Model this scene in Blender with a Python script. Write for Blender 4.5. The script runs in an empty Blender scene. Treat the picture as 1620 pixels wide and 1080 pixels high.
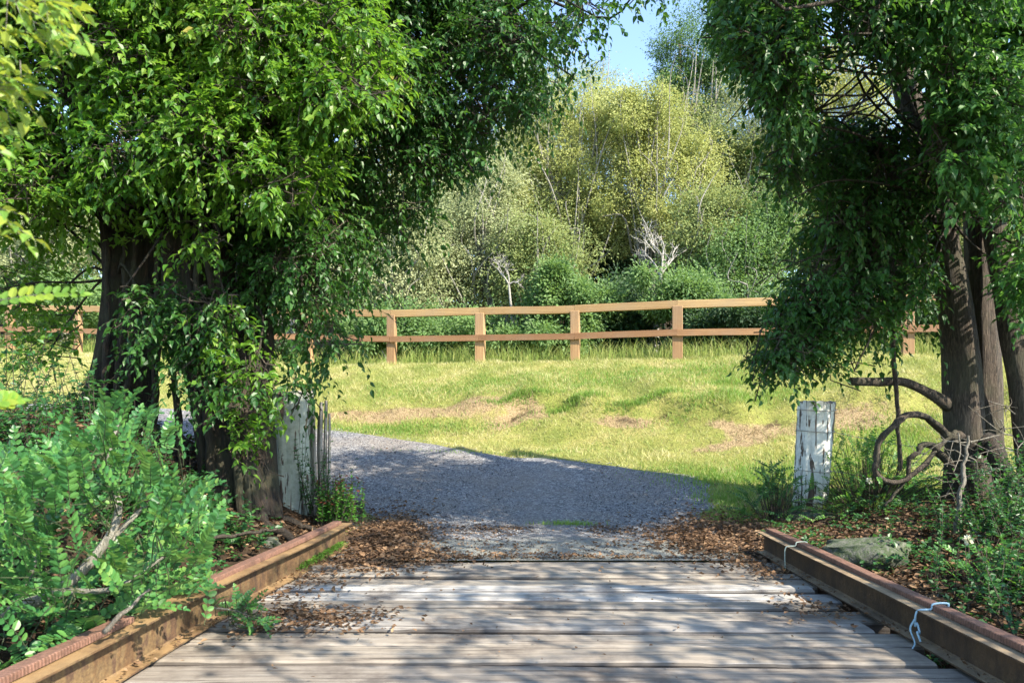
import bpy, math
import numpy as np
from mathutils import Vector

rng = np.random.default_rng(11)
C = bpy.context.scene.collection
FPX, CX, HY, CH = 1150.0, 810.0, 655.0, 1.35      # focal length in photo pixels, centre column, horizon row, eye height
SUN = np.array([1.0, -0.72, 1.05]); SUN = SUN / np.linalg.norm(SUN)

# ------------------------------------------------------------------ basics
def W(px, py, z):
    return np.array([(px - CX) / FPX * z, z, CH + (HY - py) / FPX * z])

def proj(P):
    return CX + P[:, 0] / P[:, 1] * FPX, HY - (P[:, 2] - CH) / P[:, 1] * FPX

def nrm(v):
    return v / np.maximum(np.linalg.norm(v, axis=-1, keepdims=True), 1e-9)

def S(t):
    t = np.clip(t, 0, 1)
    return t * t * (3 - 2 * t)

def wob(x, y, s=1.0, seed=0):
    a = seed * 1.7
    return (np.sin(1.3 * s * x + 0.7 * s * y + a) + np.sin(-0.9 * s * x + 1.7 * s * y + 2.1 + a) * .8
            + np.sin(2.9 * s * x + 2.3 * s * y + 4 + a) * .45 + np.sin(5.1 * s * x - 4.3 * s * y + 1 + a) * .25) / 2.5

def inpoly(x, y, poly):
    r = np.zeros(x.shape, bool)
    n = len(poly)
    for i in range(n):
        x0, y0 = poly[i]; x1, y1 = poly[(i + 1) % n]
        if y0 == y1: continue
        c = ((y0 > y) != (y1 > y)) & (x < (x1 - x0) * (y - y0) / (y1 - y0) + x0)
        r ^= c
    return r

class MB:
    """collects vertices and triangles / quads, then links them as one mesh object"""
    def __init__(s): s.v = []; s.f = {3: [], 4: []}; s.n = 0
    def add(s, V, F):
        V = np.asarray(V, float); F = np.asarray(F, int)
        s.v.append(V); s.f[F.shape[1]].append(F + s.n); s.n += len(V)
        return s
    def add2(s, V, F3, F4):
        V = np.asarray(V, float); s.v.append(V)
        s.f[3].append(np.asarray(F3, int) + s.n); s.f[4].append(np.asarray(F4, int) + s.n); s.n += len(V)
        return s
    def build(s, name, mat, parent=None, org=(0, 0, 0), smooth=True):
        V = np.concatenate(s.v) - np.asarray(org, float)
        me = bpy.data.meshes.new(name)
        F3 = np.concatenate(s.f[3]) if s.f[3] else np.zeros((0, 3), int)
        F4 = np.concatenate(s.f[4]) if s.f[4] else np.zeros((0, 4), int)
        idx = np.concatenate([F3.ravel(), F4.ravel()]).astype(np.int32)
        tot = np.concatenate([np.full(len(F3), 3), np.full(len(F4), 4)]).astype(np.int32)
        st = np.concatenate([[0], np.cumsum(tot)[:-1]]).astype(np.int32)
        me.vertices.add(len(V)); me.loops.add(len(idx)); me.polygons.add(len(tot))
        me.vertices.foreach_set('co', V.astype(np.float32).ravel())
        me.loops.foreach_set('vertex_index', idx)
        me.polygons.foreach_set('loop_start', st)
        me.polygons.foreach_set('loop_total', tot)
        me.polygons.foreach_set('use_smooth', np.full(len(tot), smooth))
        me.update(calc_edges=True)
        me.materials.append(mat)
        o = bpy.data.objects.new(name, me); C.objects.link(o)
        if parent is not None: o.parent = parent
        else: o.location = org
        return o

def tag(o, label=None, cat=None, group=None, kind=None):
    if label: o['label'] = label
    if cat: o['category'] = cat
    if group: o['group'] = group
    if kind: o['kind'] = kind
    return o

def thing(name, loc, label, cat, group=None):
    o = bpy.data.objects.new(name, None); C.objects.link(o)
    o.location = loc; o.empty_display_size = .2
    return tag(o, label, cat, group)

def cat(pts, n):
    """smooth path through points"""
    P = np.asarray(pts, float)
    P = np.vstack([2 * P[0] - P[1], P, 2 * P[-1] - P[-2]])
    m = len(P) - 3; out = []
    for u in np.linspace(0, m - 1e-6, n):
        i = int(u); t = u - i; a, b, c, d = P[i:i + 4]
        out.append(.5 * (2 * b + (c - a) * t + (2 * a - 5 * b + 4 * c - d) * t * t + (3 * b - a - 3 * c + d) * t ** 3))
    return np.array(out)

def tube(mb, path, rad, sides=8, flute=0.0, seed=0, cap=True):
    path = np.asarray(path, float); n = len(path)
    rad = np.interp(np.linspace(0, 1, n), np.linspace(0, 1, len(rad)), rad)
    T = nrm(np.gradient(path, axis=0))
    ref = np.array([1., 0, 0]) if abs(T[0][0]) < .8 else np.array([0, 1., 0])
    a = np.linspace(0, 2 * np.pi, sides, endpoint=False)
    V = []
    X = nrm(np.cross(ref, T[0]))
    for i in range(n):
        X = nrm(X - T[i] * np.dot(X, T[i])); Y = np.cross(T[i], X)
        h = i / max(n - 1, 1)
        r = rad[i] * (1 + flute * (np.sin(3 * a + seed + 2 * h) * .5 + np.sin(7 * a + 2.3 * seed - 3 * h) * .3 + np.sin(13 * a + 5 * h + seed) * .18
                                   + .5 * np.sin(2 * a + 9 * h + seed) * np.sin(17 * h + seed)))
        V.append(path[i] + np.outer(np.cos(a) * r, X) + np.outer(np.sin(a) * r, Y))
    V = np.concatenate(V)
    i = np.arange(n - 1)[:, None] * sides; j = np.arange(sides)[None]; k = (j + 1) % sides
    F = np.stack([i + j, i + k, i + k + sides, i + j + sides], -1).reshape(-1, 4)
    if cap:
        V = np.vstack([V, path[:1], path[-1:]]); c0 = n * sides; jj = np.arange(sides); kk = (jj + 1) % sides
        F3 = np.vstack([np.stack([kk, jj, np.full(sides, c0)], 1),
                        np.stack([jj + (n - 1) * sides, kk + (n - 1) * sides, np.full(sides, c0 + 1)], 1)])
        mb.add2(V, F3, F)
    else:
        mb.add(V, F)
    return mb

def sticks(mb, P0, P1, r0, r1):
    """many thin three-sided twigs at once"""
    P0 = np.asarray(P0); P1 = np.asarray(P1); N = len(P0)
    d = nrm(P1 - P0); ref = np.where(np.abs(d[:, 2:3]) > .9, [[1., 0, 0]], [[0, 0, 1.]])
    x = nrm(np.cross(d, ref)); y = np.cross(d, x)
    r0 = np.broadcast_to(np.asarray(r0, float), (N,))[:, None]; r1 = np.broadcast_to(np.asarray(r1, float), (N,))[:, None]
    V = np.zeros((N, 6, 3))
    for k in range(3):
        a = 2 * np.pi * k / 3; o = x * np.cos(a) + y * np.sin(a)
        V[:, k] = P0 + o * r0; V[:, k + 3] = P1 + o * r1
    b = np.arange(N)[:, None] * 6
    F = np.concatenate([b + np.array([[k, (k + 1) % 3, (k + 1) % 3 + 3, k + 3]]) for k in range(3)])
    mb.add(V.reshape(-1, 3), F)

def boxm(mb, lo, hi, bev=0.0):
    x0, y0, z0 = lo; x1, y1, z1 = hi; b = bev
    # a box with chamfered edges
    if b <= 0:
        V = [(x0, y0, z0), (x1, y0, z0), (x1, y1, z0), (x0, y1, z0), (x0, y0, z1), (x1, y0, z1), (x1, y1, z1), (x0, y1, z1)]
        return mb.add(V, [(3, 2, 1, 0), (4, 5, 6, 7), (0, 1, 5, 4), (1, 2, 6, 5), (2, 3, 7, 6), (3, 0, 4, 7)])
    import bmesh
    bm = bmesh.new(); bmesh.ops.create_cube(bm, size=1)
    for v in bm.verts:
        v.co = ((x0 + x1) / 2 + v.co.x * (x1 - x0), (y0 + y1) / 2 + v.co.y * (y1 - y0), (z0 + z1) / 2 + v.co.z * (z1 - z0))
    bmesh.ops.bevel(bm, geom=bm.edges[:], offset=b, segments=1, affect='EDGES')
    bm.verts.index_update()
    V = [v.co[:] for v in bm.verts]
    f3 = [[v.index for v in f.verts] for f in bm.faces if len(f.verts) == 3]; f4 = [[v.index for v in f.verts] for f in bm.faces if len(f.verts) == 4]
    bm.free()
    return mb.add2(V, f3, f4)

# ------------------------------------------------------------------ leaves
# templates: x across, y along, z out of the leaf
T_LONG = (np.array([(0, 0, 0), (-.40, .26, .09), (0, .28, -.03), (.40, .26, .09), (-.30, .58, .04), (0, .60, -.05), (.30, .58, .04), (0, 1.0, -.2)]),
          np.array([(0, 2, 1), (0, 3, 2), (4, 5, 7), (5, 6, 7)]), np.array([(1, 2, 5, 4), (2, 3, 6, 5)]))
T_ROUND = (np.array([(0, 0, 0), (-.40, .22, .05), (0, .25, -.02), (.40, .22, .05), (-.46, .62, .05), (0, .64, -.02), (.46, .62, .05), (-.22, .92, .0), (.22, .92, .0), (0, 1, -.04)]),
           np.array([(0, 2, 1), (0, 3, 2), (7, 5, 9), (5, 8, 9)]), np.array([(1, 2, 5, 4), (2, 3, 6, 5), (4, 5, 7, 7), (5, 6, 8, 8)]))
T_ROUND = (T_ROUND[0], np.vstack([T_ROUND[1], [(4, 5, 7), (5, 6, 8)]]), T_ROUND[2][:2])
T_MID = (np.array([(0, 0, 0), (-.45, .42, .08), (0, .45, -.03), (.45, .42, .08), (0, 1, -.1)]),
         np.array([(0, 2, 1), (0, 3, 2), (1, 2, 4), (2, 3, 4)]), np.zeros((0, 4), int))
T_FAR = (np.array([(0, 0, 0), (.42, .45, .06), (0, 1, -.05), (-.42, .45, .06)]), np.zeros((0, 3), int), np.array([(0, 1, 2, 3)]))

def leaves(mb, P, D, U, L, wr, T):
    """P base points, D along directions, U rough up, L lengths"""
    if len(P) == 0: return
    D = nrm(D); X = nrm(np.cross(D, U)); Z = np.cross(X, D)
    tv, f3, f4 = T
    L = np.broadcast_to(np.asarray(L, float), (len(P),))[:, None, None]; wr = np.broadcast_to(np.asarray(wr, float), (len(P),))[:, None, None]
    V = P[:, None] + L * (X[:, None] * tv[None, :, 0:1] * wr + D[:, None] * tv[None, :, 1:2] + Z[:, None] * tv[None, :, 2:3])
    b = (np.arange(len(P)) * len(tv))[:, None, None]
    mb.add2(V.reshape(-1, 3), (b + f3[None]).reshape(-1, 3), (b + f4[None]).reshape(-1, 4))

def spray_leaves(mb, P, D, n, tl, ll, wr, droop, T, twmb=None, tr=.004, r=rng):
    """each spray: a curved twig with alternate leaves"""
    N = len(P)
    if N == 0: return
    tl = tl * r.uniform(.6, 1.25, N)[:, None]
    up = np.array([0, 0, 1.])
    sd = nrm(np.cross(D, up) + 1e-4)
    prev = P
    for k in range(n):
        t = (k + .6) / n
        Q = P + D * t * tl - up * (droop * .5 * t * t) * tl
        if twmb is not None and k % 2 == 1:
            sticks(twmb, prev, Q, tr * (1.1 - t * .8), tr * (.9 - t * .8)); prev = Q
        s = 1 if k % 2 else -1
        if k == n - 1: s = 0
        d = nrm(D * (.55 + .4 * t) + sd * s * .85 + r.normal(0, .28, (N, 3)) - up * droop * r.uniform(.3, 1.2, (N, 1)))
        u = nrm(up * .8 + D * .25 + r.normal(0, .35, (N, 3)))
        leaves(mb, Q, d, u, ll * r.uniform(.45, 1.25, N), wr * r.uniform(.8, 1.2, N), T)

def blob_sprays(Cs, rb, per, flat=.75, r=rng, outw=.75, down=.25):
    """spray starts on shells around blob centres"""
    Cs = np.repeat(Cs, per, 0); R = np.repeat(rb, per)[:, None] if np.ndim(rb) else rb
    d = nrm(r.normal(0, 1, (len(Cs), 3)))
    P = Cs + d * np.array([1, 1, flat]) * R * (r.uniform(.1, 1, (len(Cs), 1)) ** .45)
    D = nrm(d * outw + np.array([0, 0, -down]) + r.normal(0, .4, d.shape))
    return P, D, Cs

def region_centres(poly, z0, z1, n, r=rng):
    poly = np.array(poly, float); lo = poly.min(0); hi = poly.max(0); out = []
    while len(out) < n:
        x = r.uniform(lo[0], hi[0], 400); y = r.uniform(lo[1], hi[1], 400)
        k = inpoly(x, y, poly)
        for a, b in zip(x[k], y[k]):
            out.append(W(a, b, r.uniform(z0, z1)))
            if len(out) >= n: break
    return np.array(out)

# ------------------------------------------------------------------ materials
def newmat(name):
    m = bpy.data.materials.new(name); m.use_nodes = True
    nt = m.node_tree; b = nt.nodes['Principled BSDF']
    return m, nt, b
def nd(nt, t, **k):
    n = nt.nodes.new(t)
    for a, v in k.items():
        if a in n.inputs.keys(): n.inputs[a].default_value = v
        else: setattr(n, a, v)
    return n
def lk(nt, a, b): nt.links.new(a, b)
def coords(nt, scale=(1, 1, 1), rot=(0, 0, 0), kind='Object'):
    t = nd(nt, 'ShaderNodeTexCoord'); m = nd(nt, 'ShaderNodeMapping'); m.inputs['Scale'].default_value = scale; m.inputs['Rotation'].default_value = rot
    lk(nt, t.outputs[kind], m.inputs['Vector']); return m.outputs['Vector']
def wcoords(nt, scale=(1, 1, 1)):
    t = nd(nt, 'ShaderNodeNewGeometry'); m = nd(nt, 'ShaderNodeMapping'); m.inputs['Scale'].default_value = scale
    lk(nt, t.outputs['Position'], m.inputs['Vector']); return m.outputs['Vector']
def noise(nt, vec, scale, detail=4, rough=.6, dist=0):
    n = nd(nt, 'ShaderNodeTexNoise'); n.inputs['Scale'].default_value = scale; n.inputs['Detail'].default_value = detail
    n.inputs['Roughness'].default_value = rough; n.inputs['Distortion'].default_value = dist; lk(nt, vec, n.inputs['Vector']); return n.outputs['Fac']
def ramp(nt, fac, stops, interp='LINEAR'):
    r = nd(nt, 'ShaderNodeValToRGB'); e = r.color_ramp.elements; r.color_ramp.interpolation = interp
    while len(e) < len(stops): e.new(.5)
    for x, (p, c) in zip(e, stops):
        x.position = p; x.color = (*c, 1) if len(c) == 3 else c
    lk(nt, fac, r.inputs['Fac']); return r.outputs['Color']
def mixc(nt, f, a, b, mode='MIX'):
    m = nd(nt, 'ShaderNodeMix'); m.data_type = 'RGBA'; m.blend_type = mode
    for s, v in ((m.inputs[0], f), (m.inputs[6], a), (m.inputs[7], b)):
        if hasattr(v, 'is_output'): lk(nt, v, s)
        else: s.default_value = (*v, 1) if isinstance(v, tuple) else v
    return m.outputs[2]
def math_(nt, op, a, b=0.0, c=None):
    m = nd(nt, 'ShaderNodeMath'); m.operation = op
    for s, v in zip(m.inputs, (a, b, c)):
        if v is None: continue
        if hasattr(v, 'is_output'): lk(nt, v, s)
        else: s.default_value = v
    return m.outputs[0]
def bump(nt, b, h, strength=.5, dist=.02):
    n = nd(nt, 'ShaderNodeBump'); n.inputs['Strength'].default_value = strength; n.inputs['Distance'].default_value = dist
    lk(nt, h, n.inputs['Height']); lk(nt, n.outputs['Normal'], b.inputs['Normal'])
g = lambda v: (v, v, v)

def leafmat(name, stops, trans, tcol, rough=.42, patch=.35, pscale=.9, spec=.4):
    """each leaf its own tint (random per leaf), drifting slowly through the plant; thin and partly see-through to light"""
    m, nt, b = newmat(name)
    geo = nd(nt, 'ShaderNodeNewGeometry')
    n = noise(nt, wcoords(nt), pscale, 2)
    n2 = ramp(nt, n, [(.3, g(0)), (.7, g(1))])
    f = math_(nt, 'ADD', math_(nt, 'MULTIPLY', geo.outputs['Random Per Island'], 1 - patch), math_(nt, 'MULTIPLY', n2, patch))
    c = ramp(nt, f, stops); lk(nt, c, b.inputs['Base Color'])
    b.inputs['Roughness'].default_value = rough; b.inputs['Specular IOR Level'].default_value = spec
    tr = nd(nt, 'ShaderNodeBsdfTranslucent'); lk(nt, mixc(nt, .75, c, tcol), tr.inputs['Color'])
    mx = nd(nt, 'ShaderNodeMixShader'); mx.inputs[0].default_value = trans
    lk(nt, b.outputs[0], mx.inputs[1]); lk(nt, tr.outputs[0], mx.inputs[2])
    lk(nt, mx.outputs[0], nt.nodes['Material Output'].inputs['Surface'])
    return m

def barkmat(name, c0, c1, c2, scale=1.0, moss=None):
    m, nt, b = newmat(name)
    v = wcoords(nt, (14 * scale, 14 * scale, 1.5 * scale))
    n = noise(nt, v, 2.6, 8, .72, .9); n2 = noise(nt, wcoords(nt), 2.2, 5, .65)
    c = ramp(nt, n, [(.36, c0), (.5, c1), (.66, c2)])
    nf = noise(nt, wcoords(nt, (60, 60, 9)), 1, 4, .7); c = mixc(nt, ramp(nt, nf, [(.35, g(.65)), (.55, g(0))]), c, c0)
    c = mixc(nt, ramp(nt, n2, [(.45, g(0)), (.6, g(.6))]), c, moss or tuple(x * .6 for x in c1))
    lk(nt, c, b.inputs['Base Color']); b.inputs['Roughness'].default_value = .9
    bump(nt, b, math_(nt, 'ADD', n, math_(nt, 'MULTIPLY', nf, .35)), 1.0, .05)
    return m

M = {}
# fig leaves brightened for sun, a dark copy with crown shade painted in, near yellowish sprig, pinnate shrub, weeds, woods
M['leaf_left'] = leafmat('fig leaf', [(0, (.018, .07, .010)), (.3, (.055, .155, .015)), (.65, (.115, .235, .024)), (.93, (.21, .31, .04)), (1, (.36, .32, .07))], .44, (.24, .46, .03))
M['leaf_shaded'] = leafmat('shaded leaf', [(0, (.012, .042, .010)), (.4, (.026, .09, .016)), (.8, (.05, .135, .026)), (.95, (.10, .17, .035)), (1, (.20, .17, .05))], .33, (.12, .28, .03))
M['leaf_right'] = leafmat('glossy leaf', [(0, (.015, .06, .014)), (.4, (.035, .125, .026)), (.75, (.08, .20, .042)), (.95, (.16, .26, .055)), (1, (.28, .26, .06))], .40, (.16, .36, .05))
M['leaf_yellow'] = leafmat('yellow sprig leaf', [(0, (.05, .16, .03)), (.5, (.15, .28, .035)), (1, (.36, .37, .05))], .42, (.5, .55, .05))
M['leaf_pinnate'] = leafmat('pinnate leaflet', [(0, (.022, .085, .032)), (.4, (.045, .155, .045)), (.75, (.10, .235, .052)), (1, (.24, .34, .08))], .32, (.25, .48, .08), rough=.4)
M['leaf_weed'] = leafmat('weed leaf', [(0, (.03, .12, .02)), (.5, (.06, .20, .03)), (1, (.14, .28, .04))], .35, (.22, .45, .04))
M['leaf_weed_dark'] = leafmat('undergrowth leaf', [(0, (.014, .06, .018)), (.5, (.03, .11, .03)), (1, (.08, .18, .04))], .3, (.14, .34, .05))
M['bg_yellow'] = leafmat('sunny gum leaf', [(0, (.16, .20, .05)), (.5, (.32, .36, .10)), (1, (.48, .48, .19))], .4, (.46, .48, .14), rough=.6, pscale=.7, patch=.6)
M['bg_olive'] = leafmat('olive gum leaf', [(0, (.10, .16, .045)), (.5, (.21, .27, .08)), (1, (.35, .39, .15))], .38, (.35, .38, .12), rough=.6, pscale=.7, patch=.6)
M['bg_pale'] = leafmat('pale wattle leaf', [(0, (.16, .20, .09)), (.5, (.29, .33, .15)), (1, (.44, .46, .26))], .36, (.38, .42, .18), rough=.6, pscale=.7, patch=.6)
M['bg_green'] = leafmat('bright bush leaf', [(0, (.055, .12, .035)), (.5, (.11, .20, .055)), (1, (.20, .30, .10))], .36, (.26, .42, .09), rough=.55, pscale=.9, patch=.6)
M['bg_mid'] = leafmat('mid green woods leaf', [(0, (.03, .085, .022)), (.5, (.07, .15, .036)), (1, (.14, .23, .065))], .32, (.18, .32, .06), rough=.6, pscale=.6, patch=.6)
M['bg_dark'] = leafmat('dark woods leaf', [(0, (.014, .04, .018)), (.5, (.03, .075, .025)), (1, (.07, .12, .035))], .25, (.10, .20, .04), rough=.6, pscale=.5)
M['grass'] = leafmat('mown grass blade', [(0, (.10, .17, .03)), (.3, (.25, .31, .08)), (.6, (.46, .44, .19)), (1, (.62, .55, .33))], .35, (.5, .5, .12), rough=.6, patch=.6, pscale=1.6)
M['tallgrass'] = leafmat('tall grass blade', [(0, (.10, .20, .03)), (.5, (.22, .30, .06)), (1, (.48, .44, .18))], .4, (.45, .48, .12), rough=.6)
M['lushgrass'] = leafmat('fresh grass blade', [(0, (.08, .18, .03)), (.6, (.18, .30, .06)), (1, (.34, .39, .12))], .4, (.3, .5, .05), rough=.5)
M['straw'] = leafmat('dry grass blade', [(0, (.08, .052, .03)), (.5, (.28, .225, .115)), (1, (.52, .45, .26))], .2, (.4, .3, .12), rough=.8)
M['litter'] = leafmat('dry leaf', [(0, (.028, .018, .011)), (.35, (.09, .053, .03)), (.7, (.18, .108, .06)), (1, (.34, .23, .13))], .08, (.3, .15, .05), rough=.75, spec=.2)
M['flower'] = leafmat('pale petal', [(0, (.6, .6, .45)), (1, (.8, .78, .6))], .3, (.7, .7, .5))
M['redtip'] = leafmat('reddish young leaf', [(0, (.10, .025, .02)), (1, (.22, .07, .04))], .3, (.35, .12, .08))

M['bark_left'] = barkmat('fig bark', (.010, .008, .006), (.032, .021, .013), (.085, .052, .028), 1, (.05, .055, .025))
M['bark_right'] = barkmat('stringy bark', (.022, .016, .012), (.085, .064, .047), (.21, .165, .122), 1.6, (.07, .07, .04))
M['bark_pale'] = barkmat('pale bark', (.16, .145, .115), (.32, .30, .25), (.48, .46, .40), .8)
M['bark_dark'] = barkmat('dark bark', (.02, .015, .01), (.05, .037, .025), (.10, .075, .05), 1)
M['twig'] = barkmat('twig', (.03, .024, .016), (.075, .058, .038), (.15, .12, .085), 1)
M['deadtwig'] = barkmat('dead twig', (.13, .11, .085), (.27, .24, .19), (.40, .365, .30), 1)
M['twig_green'] = barkmat('green twig', (.04, .06, .025), (.08, .11, .045), (.15, .16, .08), 1)
M['deadwhite'] = barkmat('bleached dead wood', (.30, .28, .24), (.50, .47, .41), (.66, .63, .57), 1)
M['stem_grey'] = barkmat('grey stem', (.20, .19, .15), (.33, .31, .25), (.42, .40, .33), 1.2)

def m_ground():
    m, nt, b = newmat('ground')
    p = wcoords(nt)
    la = nd(nt, 'ShaderNodeAttribute', attribute_name='litter').outputs['Fac']; da = nd(nt, 'ShaderNodeAttribute', attribute_name='bare').outputs['Fac']
    n1 = noise(nt, p, .8, 5); n2 = noise(nt, p, 6, 6, .7); n3 = noise(nt, wcoords(nt, (1, 1, 1)), 40, 4, .7)
    gr = ramp(nt, n1, [(.3, (.15, .19, .04)), (.5, (.30, .29, .085)), (.7, (.38, .32, .13))])
    gr = mixc(nt, ramp(nt, n2, [(.4, g(0)), (.7, g(.7))]), gr, (.20, .25, .05))
    gr = mixc(nt, ramp(nt, n3, [(.35, g(.6)), (.6, g(0))]), gr, (.08, .08, .025))
    br = ramp(nt, n3, [(.3, (.13, .09, .05)), (.5, (.30, .22, .12)), (.7, (.42, .33, .19))])
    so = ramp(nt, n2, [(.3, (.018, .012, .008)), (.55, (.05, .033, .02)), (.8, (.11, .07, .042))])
    f = ramp(nt, math_(nt, 'ADD', da, math_(nt, 'MULTIPLY', math_(nt, 'SUBTRACT', n2, .5), .9)), [(.42, g(0)), (.62, g(1))])
    c = mixc(nt, f, gr, br)
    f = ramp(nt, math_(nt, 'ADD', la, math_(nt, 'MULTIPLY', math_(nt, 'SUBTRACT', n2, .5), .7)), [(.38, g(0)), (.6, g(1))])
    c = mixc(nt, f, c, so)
    lk(nt, c, b.inputs['Base Color']); b.inputs['Roughness'].default_value = .95; b.inputs['Specular IOR Level'].default_value = .15
    bump(nt, b, math_(nt, 'ADD', n3, n2), .8, .04)
    return m
M['ground'] = m_ground()

def m_gravel():
    m, nt, b = newmat('road gravel')
    p = wcoords(nt)
    vo = nd(nt, 'ShaderNodeTexVoronoi'); vo.inputs['Scale'].default_value = 46; lk(nt, p, vo.inputs['Vector'])
    n1 = noise(nt, p, 1.1, 4); n2 = noise(nt, p, 90, 3, .7); n3 = noise(nt, p, 5, 5, .7)
    sep = nd(nt, 'ShaderNodeSeparateColor'); lk(nt, vo.outputs['Color'], sep.inputs[0])
    c = ramp(nt, sep.outputs[0], [(0, (.07, .072, .08)), (.5, (.16, .162, .172)), (.85, (.27, .27, .27)), (1, (.38, .37, .35))])
    c = mixc(nt, ramp(nt, n1, [(.4, g(0)), (.68, g(.55))]), c, (.20, .165, .13))
    # fine sandy tongue where the road meets the deck
    px = nd(nt, 'ShaderNodeSeparateXYZ'); lk(nt, p, px.inputs[0])
    f = math_(nt, 'ADD', px.outputs[1], math_(nt, 'MULTIPLY', math_(nt, 'SUBTRACT', n3, .5), 1.6))
    sand = ramp(nt, n2, [(.3, (.13, .135, .12)), (.7, (.26, .26, .235))])
    fm = nd(nt, 'ShaderNodeMapRange'); fm.inputs[1].default_value = 7.6; fm.inputs[2].default_value = 7.9; fm.inputs[3].default_value = 1; fm.inputs[4].default_value = 0
    lk(nt, f, fm.inputs[0]); c = mixc(nt, fm.outputs[0], c, sand)
    lk(nt, c, b.inputs['Base Color']); b.inputs['Roughness'].default_value = .85; b.inputs['Specular IOR Level'].default_value = .25
    bump(nt, b, math_(nt, 'ADD', math_(nt, 'MULTIPLY', vo.outputs['Distance'], -1.0), math_(nt, 'MULTIPLY', n2, .25)), .9, .015)
    return m
M['gravel'] = m_gravel()

def m_stone(name, stops, sc=3):
    m, nt, b = newmat(name); geo = nd(nt, 'ShaderNodeNewGeometry')
    c = ramp(nt, geo.outputs['Random Per Island'], stops); lk(nt, c, b.inputs['Base Color']); b.inputs['Roughness'].default_value = .85
    return m
M['pebble'] = m_stone('loose stone', [(0, (.035, .036, .042)), (.5, (.12, .123, .135)), (.85, (.26, .26, .26)), (1, (.42, .41, .39))])

def m_plank():
    m, nt, b = newmat('weathered plank')
    geo = nd(nt, 'ShaderNodeNewGeometry'); ri = geo.outputs['Random Per Island']
    off = nd(nt, 'ShaderNodeCombineXYZ'); lk(nt, math_(nt, 'MULTIPLY', ri, 37), off.inputs[0]); lk(nt, math_(nt, 'MULTIPLY', ri, 11), off.inputs[2])
    ad = nd(nt, 'ShaderNodeVectorMath'); lk(nt, geo.outputs['Position'], ad.inputs[0]); lk(nt, off.outputs[0], ad.inputs[1])
    def mp(s):
        q = nd(nt, 'ShaderNodeMapping'); q.inputs['Scale'].default_value = s; lk(nt, ad.outputs[0], q.inputs['Vector']); return q.outputs['Vector']
    gr = noise(nt, mp((.6, 17, 17)), 2.2, 6, .62, .5)
    gr2 = noise(nt, mp((.35, 9, 9)), 2.0, 5, .6, .3)
    st = noise(nt, wcoords(nt), 1.5, 5, .65); st2 = noise(nt, wcoords(nt), 4.5, 6, .75)
    tint = ramp(nt, ri, [(0, (.20, .172, .14)), (.25, (.38, .335, .27)), (.45, (.27, .235, .195)), (.65, (.46, .45, .425)), (.8, (.235, .20, .162)), (1, (.47, .415, .33))])
    c = mixc(nt, ramp(nt, gr2, [(.35, g(0)), (.65, g(.35))]), tint, (.20, .17, .145))
    c = mixc(nt, ramp(nt, gr, [(.33, g(.9)), (.42, g(.35)), (.55, g(0))]), c, (.06, .046, .037))
    ck = noise(nt, mp((.22, 10, 10)), 2.6, 4, .55, .2); c = mixc(nt, ramp(nt, ck, [(.335, g(.9)), (.365, g(0))]), c, (.025, .02, .017))
    ck2 = noise(nt, mp((.5, 22, 22)), 2.6, 3, .55, .2); c = mixc(nt, ramp(nt, ck2, [(.60, g(0)), (.68, g(.5))]), c, (.50, .46, .42))
    dirt = math_(nt, 'MULTIPLY', ramp(nt, st, [(.44, g(0)), (.62, g(1))]), ramp(nt, st2, [(.33, g(0)), (.58, g(1))]))
    c = mixc(nt, math_(nt, 'MULTIPLY', dirt, .8), c, (.085, .068, .058))
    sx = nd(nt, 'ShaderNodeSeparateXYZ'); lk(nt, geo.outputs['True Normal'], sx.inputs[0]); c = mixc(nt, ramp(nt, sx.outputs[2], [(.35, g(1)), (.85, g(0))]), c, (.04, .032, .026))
    lk(nt, c, b.inputs['Base Color']); b.inputs['Roughness'].default_value = .72; b.inputs['Specular IOR Level'].default_value = .35
    bump(nt, b, math_(nt, 'ADD', gr, math_(nt, 'MULTIPLY', gr2, .6)), .9, .012)
    return m
M['plank'] = m_plank()

def m_rust(name, stops, ribs=False, lit_top=(.30, .19, .085)):
    m, nt, b = newmat(name); p = wcoords(nt)
    n = noise(nt, p, 3.5, 6, .7); n2 = noise(nt, p, 45, 4, .7)
    n3 = noise(nt, wcoords(nt, (8, 8, 1.2)), 1.6, 4, .6)
    c = ramp(nt, math_(nt, 'ADD', math_(nt, 'MULTIPLY', n, .6), math_(nt, 'MULTIPLY', n3, .4)), stops)
    c = mixc(nt, ramp(nt, n2, [(.4, g(.5)), (.62, g(0))]), c, (.05, .03, .017))
    if not ribs:
        gn = nd(nt, 'ShaderNodeNewGeometry'); sx = nd(nt, 'ShaderNodeSeparateXYZ'); lk(nt, gn.outputs['True Normal'], sx.inputs[0])
        c = mixc(nt, math_(nt, 'MULTIPLY', ramp(nt, sx.outputs[2], [(.5, g(0)), (.9, g(1))]), ramp(nt, n, [(.35, g(.3)), (.6, g(.85))])), c, lit_top)  # upward faces painted lighter, as sunlight on the flange tops
    lk(nt, c, b.inputs['Base Color']); b.inputs['Roughness'].default_value = .75; b.inputs['Metallic'].default_value = .1
    h = n2
    if ribs:
        w = nd(nt, 'ShaderNodeTexWave', wave_type='BANDS', bands_direction='Y'); w.inputs['Scale'].default_value = 15; w.inputs['Distortion'].default_value = .6; w.inputs['Detail'].default_value = 1; lk(nt, p, w.inputs['Vector'])
        h = math_(nt, 'ADD', n2, math_(nt, 'MULTIPLY', w.outputs['Fac'], .45))
        c2 = mixc(nt, ramp(nt, w.outputs['Fac'], [(.1, g(.4)), (.5, g(0))]), c, (.07, .035, .025)); lk(nt, c2, b.inputs['Base Color'])
    bump(nt, b, h, .6, .01)
    return m
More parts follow.
